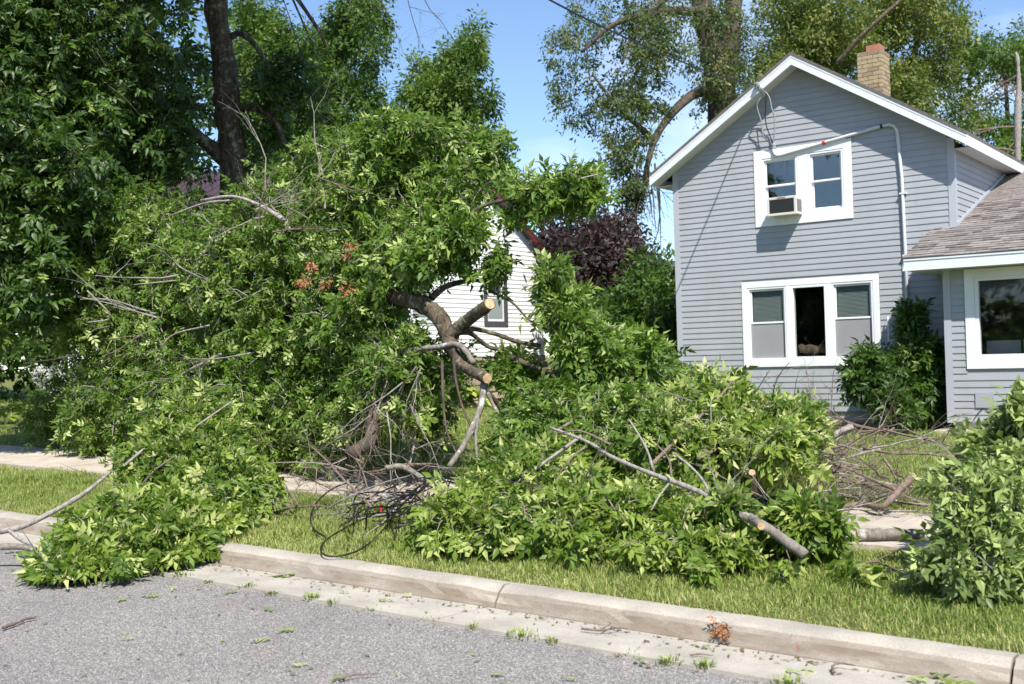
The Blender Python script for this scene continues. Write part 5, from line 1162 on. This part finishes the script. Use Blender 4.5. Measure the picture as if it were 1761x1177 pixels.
V = np.stack([P-d1*ln[:, None], P+s1*wdt[:, None], P+d1*ln[:, None], P-s1*wdt[:, None]], 1); V[:, :, 2] = np.maximum(V[:, :, 2], zz[:, None]-.002); F = np.array([(0, 1, 2), (0, 2, 3)])[None]+(np.arange(nd)*4)[:, None, None]
M['debris'] = leafmat('leaf_debris', [(0, (.10, .06, .035)), (.5, (.20, .13, .07)), (.75, (.16, .19, .05)), (1, (.26, .32, .08))], .1)
db = link('debris', npmesh('debris', V.reshape(-1, 3), F.reshape(-1, 3), M['debris'], np.repeat(gdb.random(nd), 4))); db['kind'] = 'stuff'
gw_ = random.Random(9)
for k in range(22):   # weeds rooted in the joint between asphalt and gutter
    x = -7.4+k*.33+gw_.uniform(-.12, .12); c = (x, 4.97+gw_.uniform(-.02, .03), float(zroad(x)))
    tuft('joint_weed', 'little grass tuft rooted in the seam between asphalt and gutter', c, gw_.randint(15, 90), gw_.uniform(.015, .05), gw_.uniform(.03, .14), M['grass'], 40+k, 'weed', 'grass tufts along the gutter seam', .007, .9)
# ------------------------------------------------------------------ grass
def blades(n, xr, yr, h, wd, seed, patch, margin=160, extra=None, lo=False):
    g = np.random.default_rng(seed); x = g.uniform(*xr, n); y = g.uniform(*yr, n); z = zg(x, y)-.012; P = np.stack([x, y, z], 1); px, py, D = project(P)
    k = (D > 1) & (px > -margin) & (px < IW+margin) & (py < IH+120)
    if extra is not None: k &= extra(x, y)
    P = P[k]; n = len(P); a = g.uniform(0, 6.28, n); s = np.stack([np.cos(a), np.sin(a), 0*a], 1); d = np.stack([-np.sin(a), np.cos(a), 0*a], 1)*g.normal(0, .85, (n, 1)); hm = .85+.3*np.sin(x[k]*2.9+np.sin(y[k]*4.1)*1.7)+.22*np.sin(x[k]*7.3-y[k]*5.9); ln = (h*hm*g.uniform(.4, 1.2, n))[:, None]; up = np.array([0, 0, 1.])
    V = np.stack([P-s*wd/2, P+s*wd/2, P+up*ln*.6+d*ln*.35-s*wd*.4, P+up*ln*.6+d*ln*.35+s*wd*.4, P+up*ln*.92+d*ln], 1).reshape(-1, 3); F = (np.array([(0, 1, 3), (0, 3, 2), (2, 3, 4)])[None]+(np.arange(n)*5)[:, None, None]).reshape(-1, 3)
    if lo:
        V = V.reshape(-1, 5, 3)[:, [0, 1, 4]].reshape(-1, 3); F = np.arange(3*n).reshape(-1, 3)
    nn = np.sin(P[:, 0]*1.7+np.sin(P[:, 1]*2.3)*1.4)*.5+np.sin(P[:, 0]*.63-P[:, 1]*1.1)*.5
    t = np.clip(patch+.12*nn+g.normal(0, .17, n), 0, 1); edge = np.exp(-((P[:, 1]-5.72)/.28)**2)+.7*np.exp(-((P[:, 1]-7.5)/.12)**2); dry = g.random(n) < .15+.45*edge; t[dry] = g.uniform(.8, 1, dry.sum())
    return V, F, np.repeat(t, 3 if lo else 5)
parts = [blades(70000, (-10, 1.2), (5.70, 7.57), .062, .0058, 1, .55), blades(105000, (-13, 1.2), (5.70, 7.57), .06, .0062, 11, .55, lo=True), blades(30000, (-26, -11), (5.8, 7.6), .08, .012, 2, .55, lo=True), blades(110000, (-13, 1.5), (9.03, 18.4), .075, .014, 3, .45, lo=True), blades(50000, (-40, -13), (9.03, 30), .09, .03, 4, .45, lo=True), blades(7000, (-9, 0), (7.5, 7.62), .05, .006, 5, .6), blades(7000, (-9, 0), (9.0, 9.1), .06, .006, 6, .6),
         blades(25000, (-13.5, -10.7), (12, 26), .09, .02, 7, .45, lo=True)]
Vs, Fs, Ts, off = [], [], [], 0
for V, F, T_ in parts: Vs.append(V); Fs.append(F+off); Ts.append(T_); off += len(V)
gr = link('grass', npmesh('grass', np.concatenate(Vs), np.concatenate(Fs), M['grass'], np.concatenate(Ts))); gr['kind'] = 'stuff'
gr['label'] = 'mown lawn grass with dry tips'
print('TRIS', sum(len(o.data.polygons) for o in scn.objects if o.type == 'MESH' and o.data.users == 1), len(scn.objects))
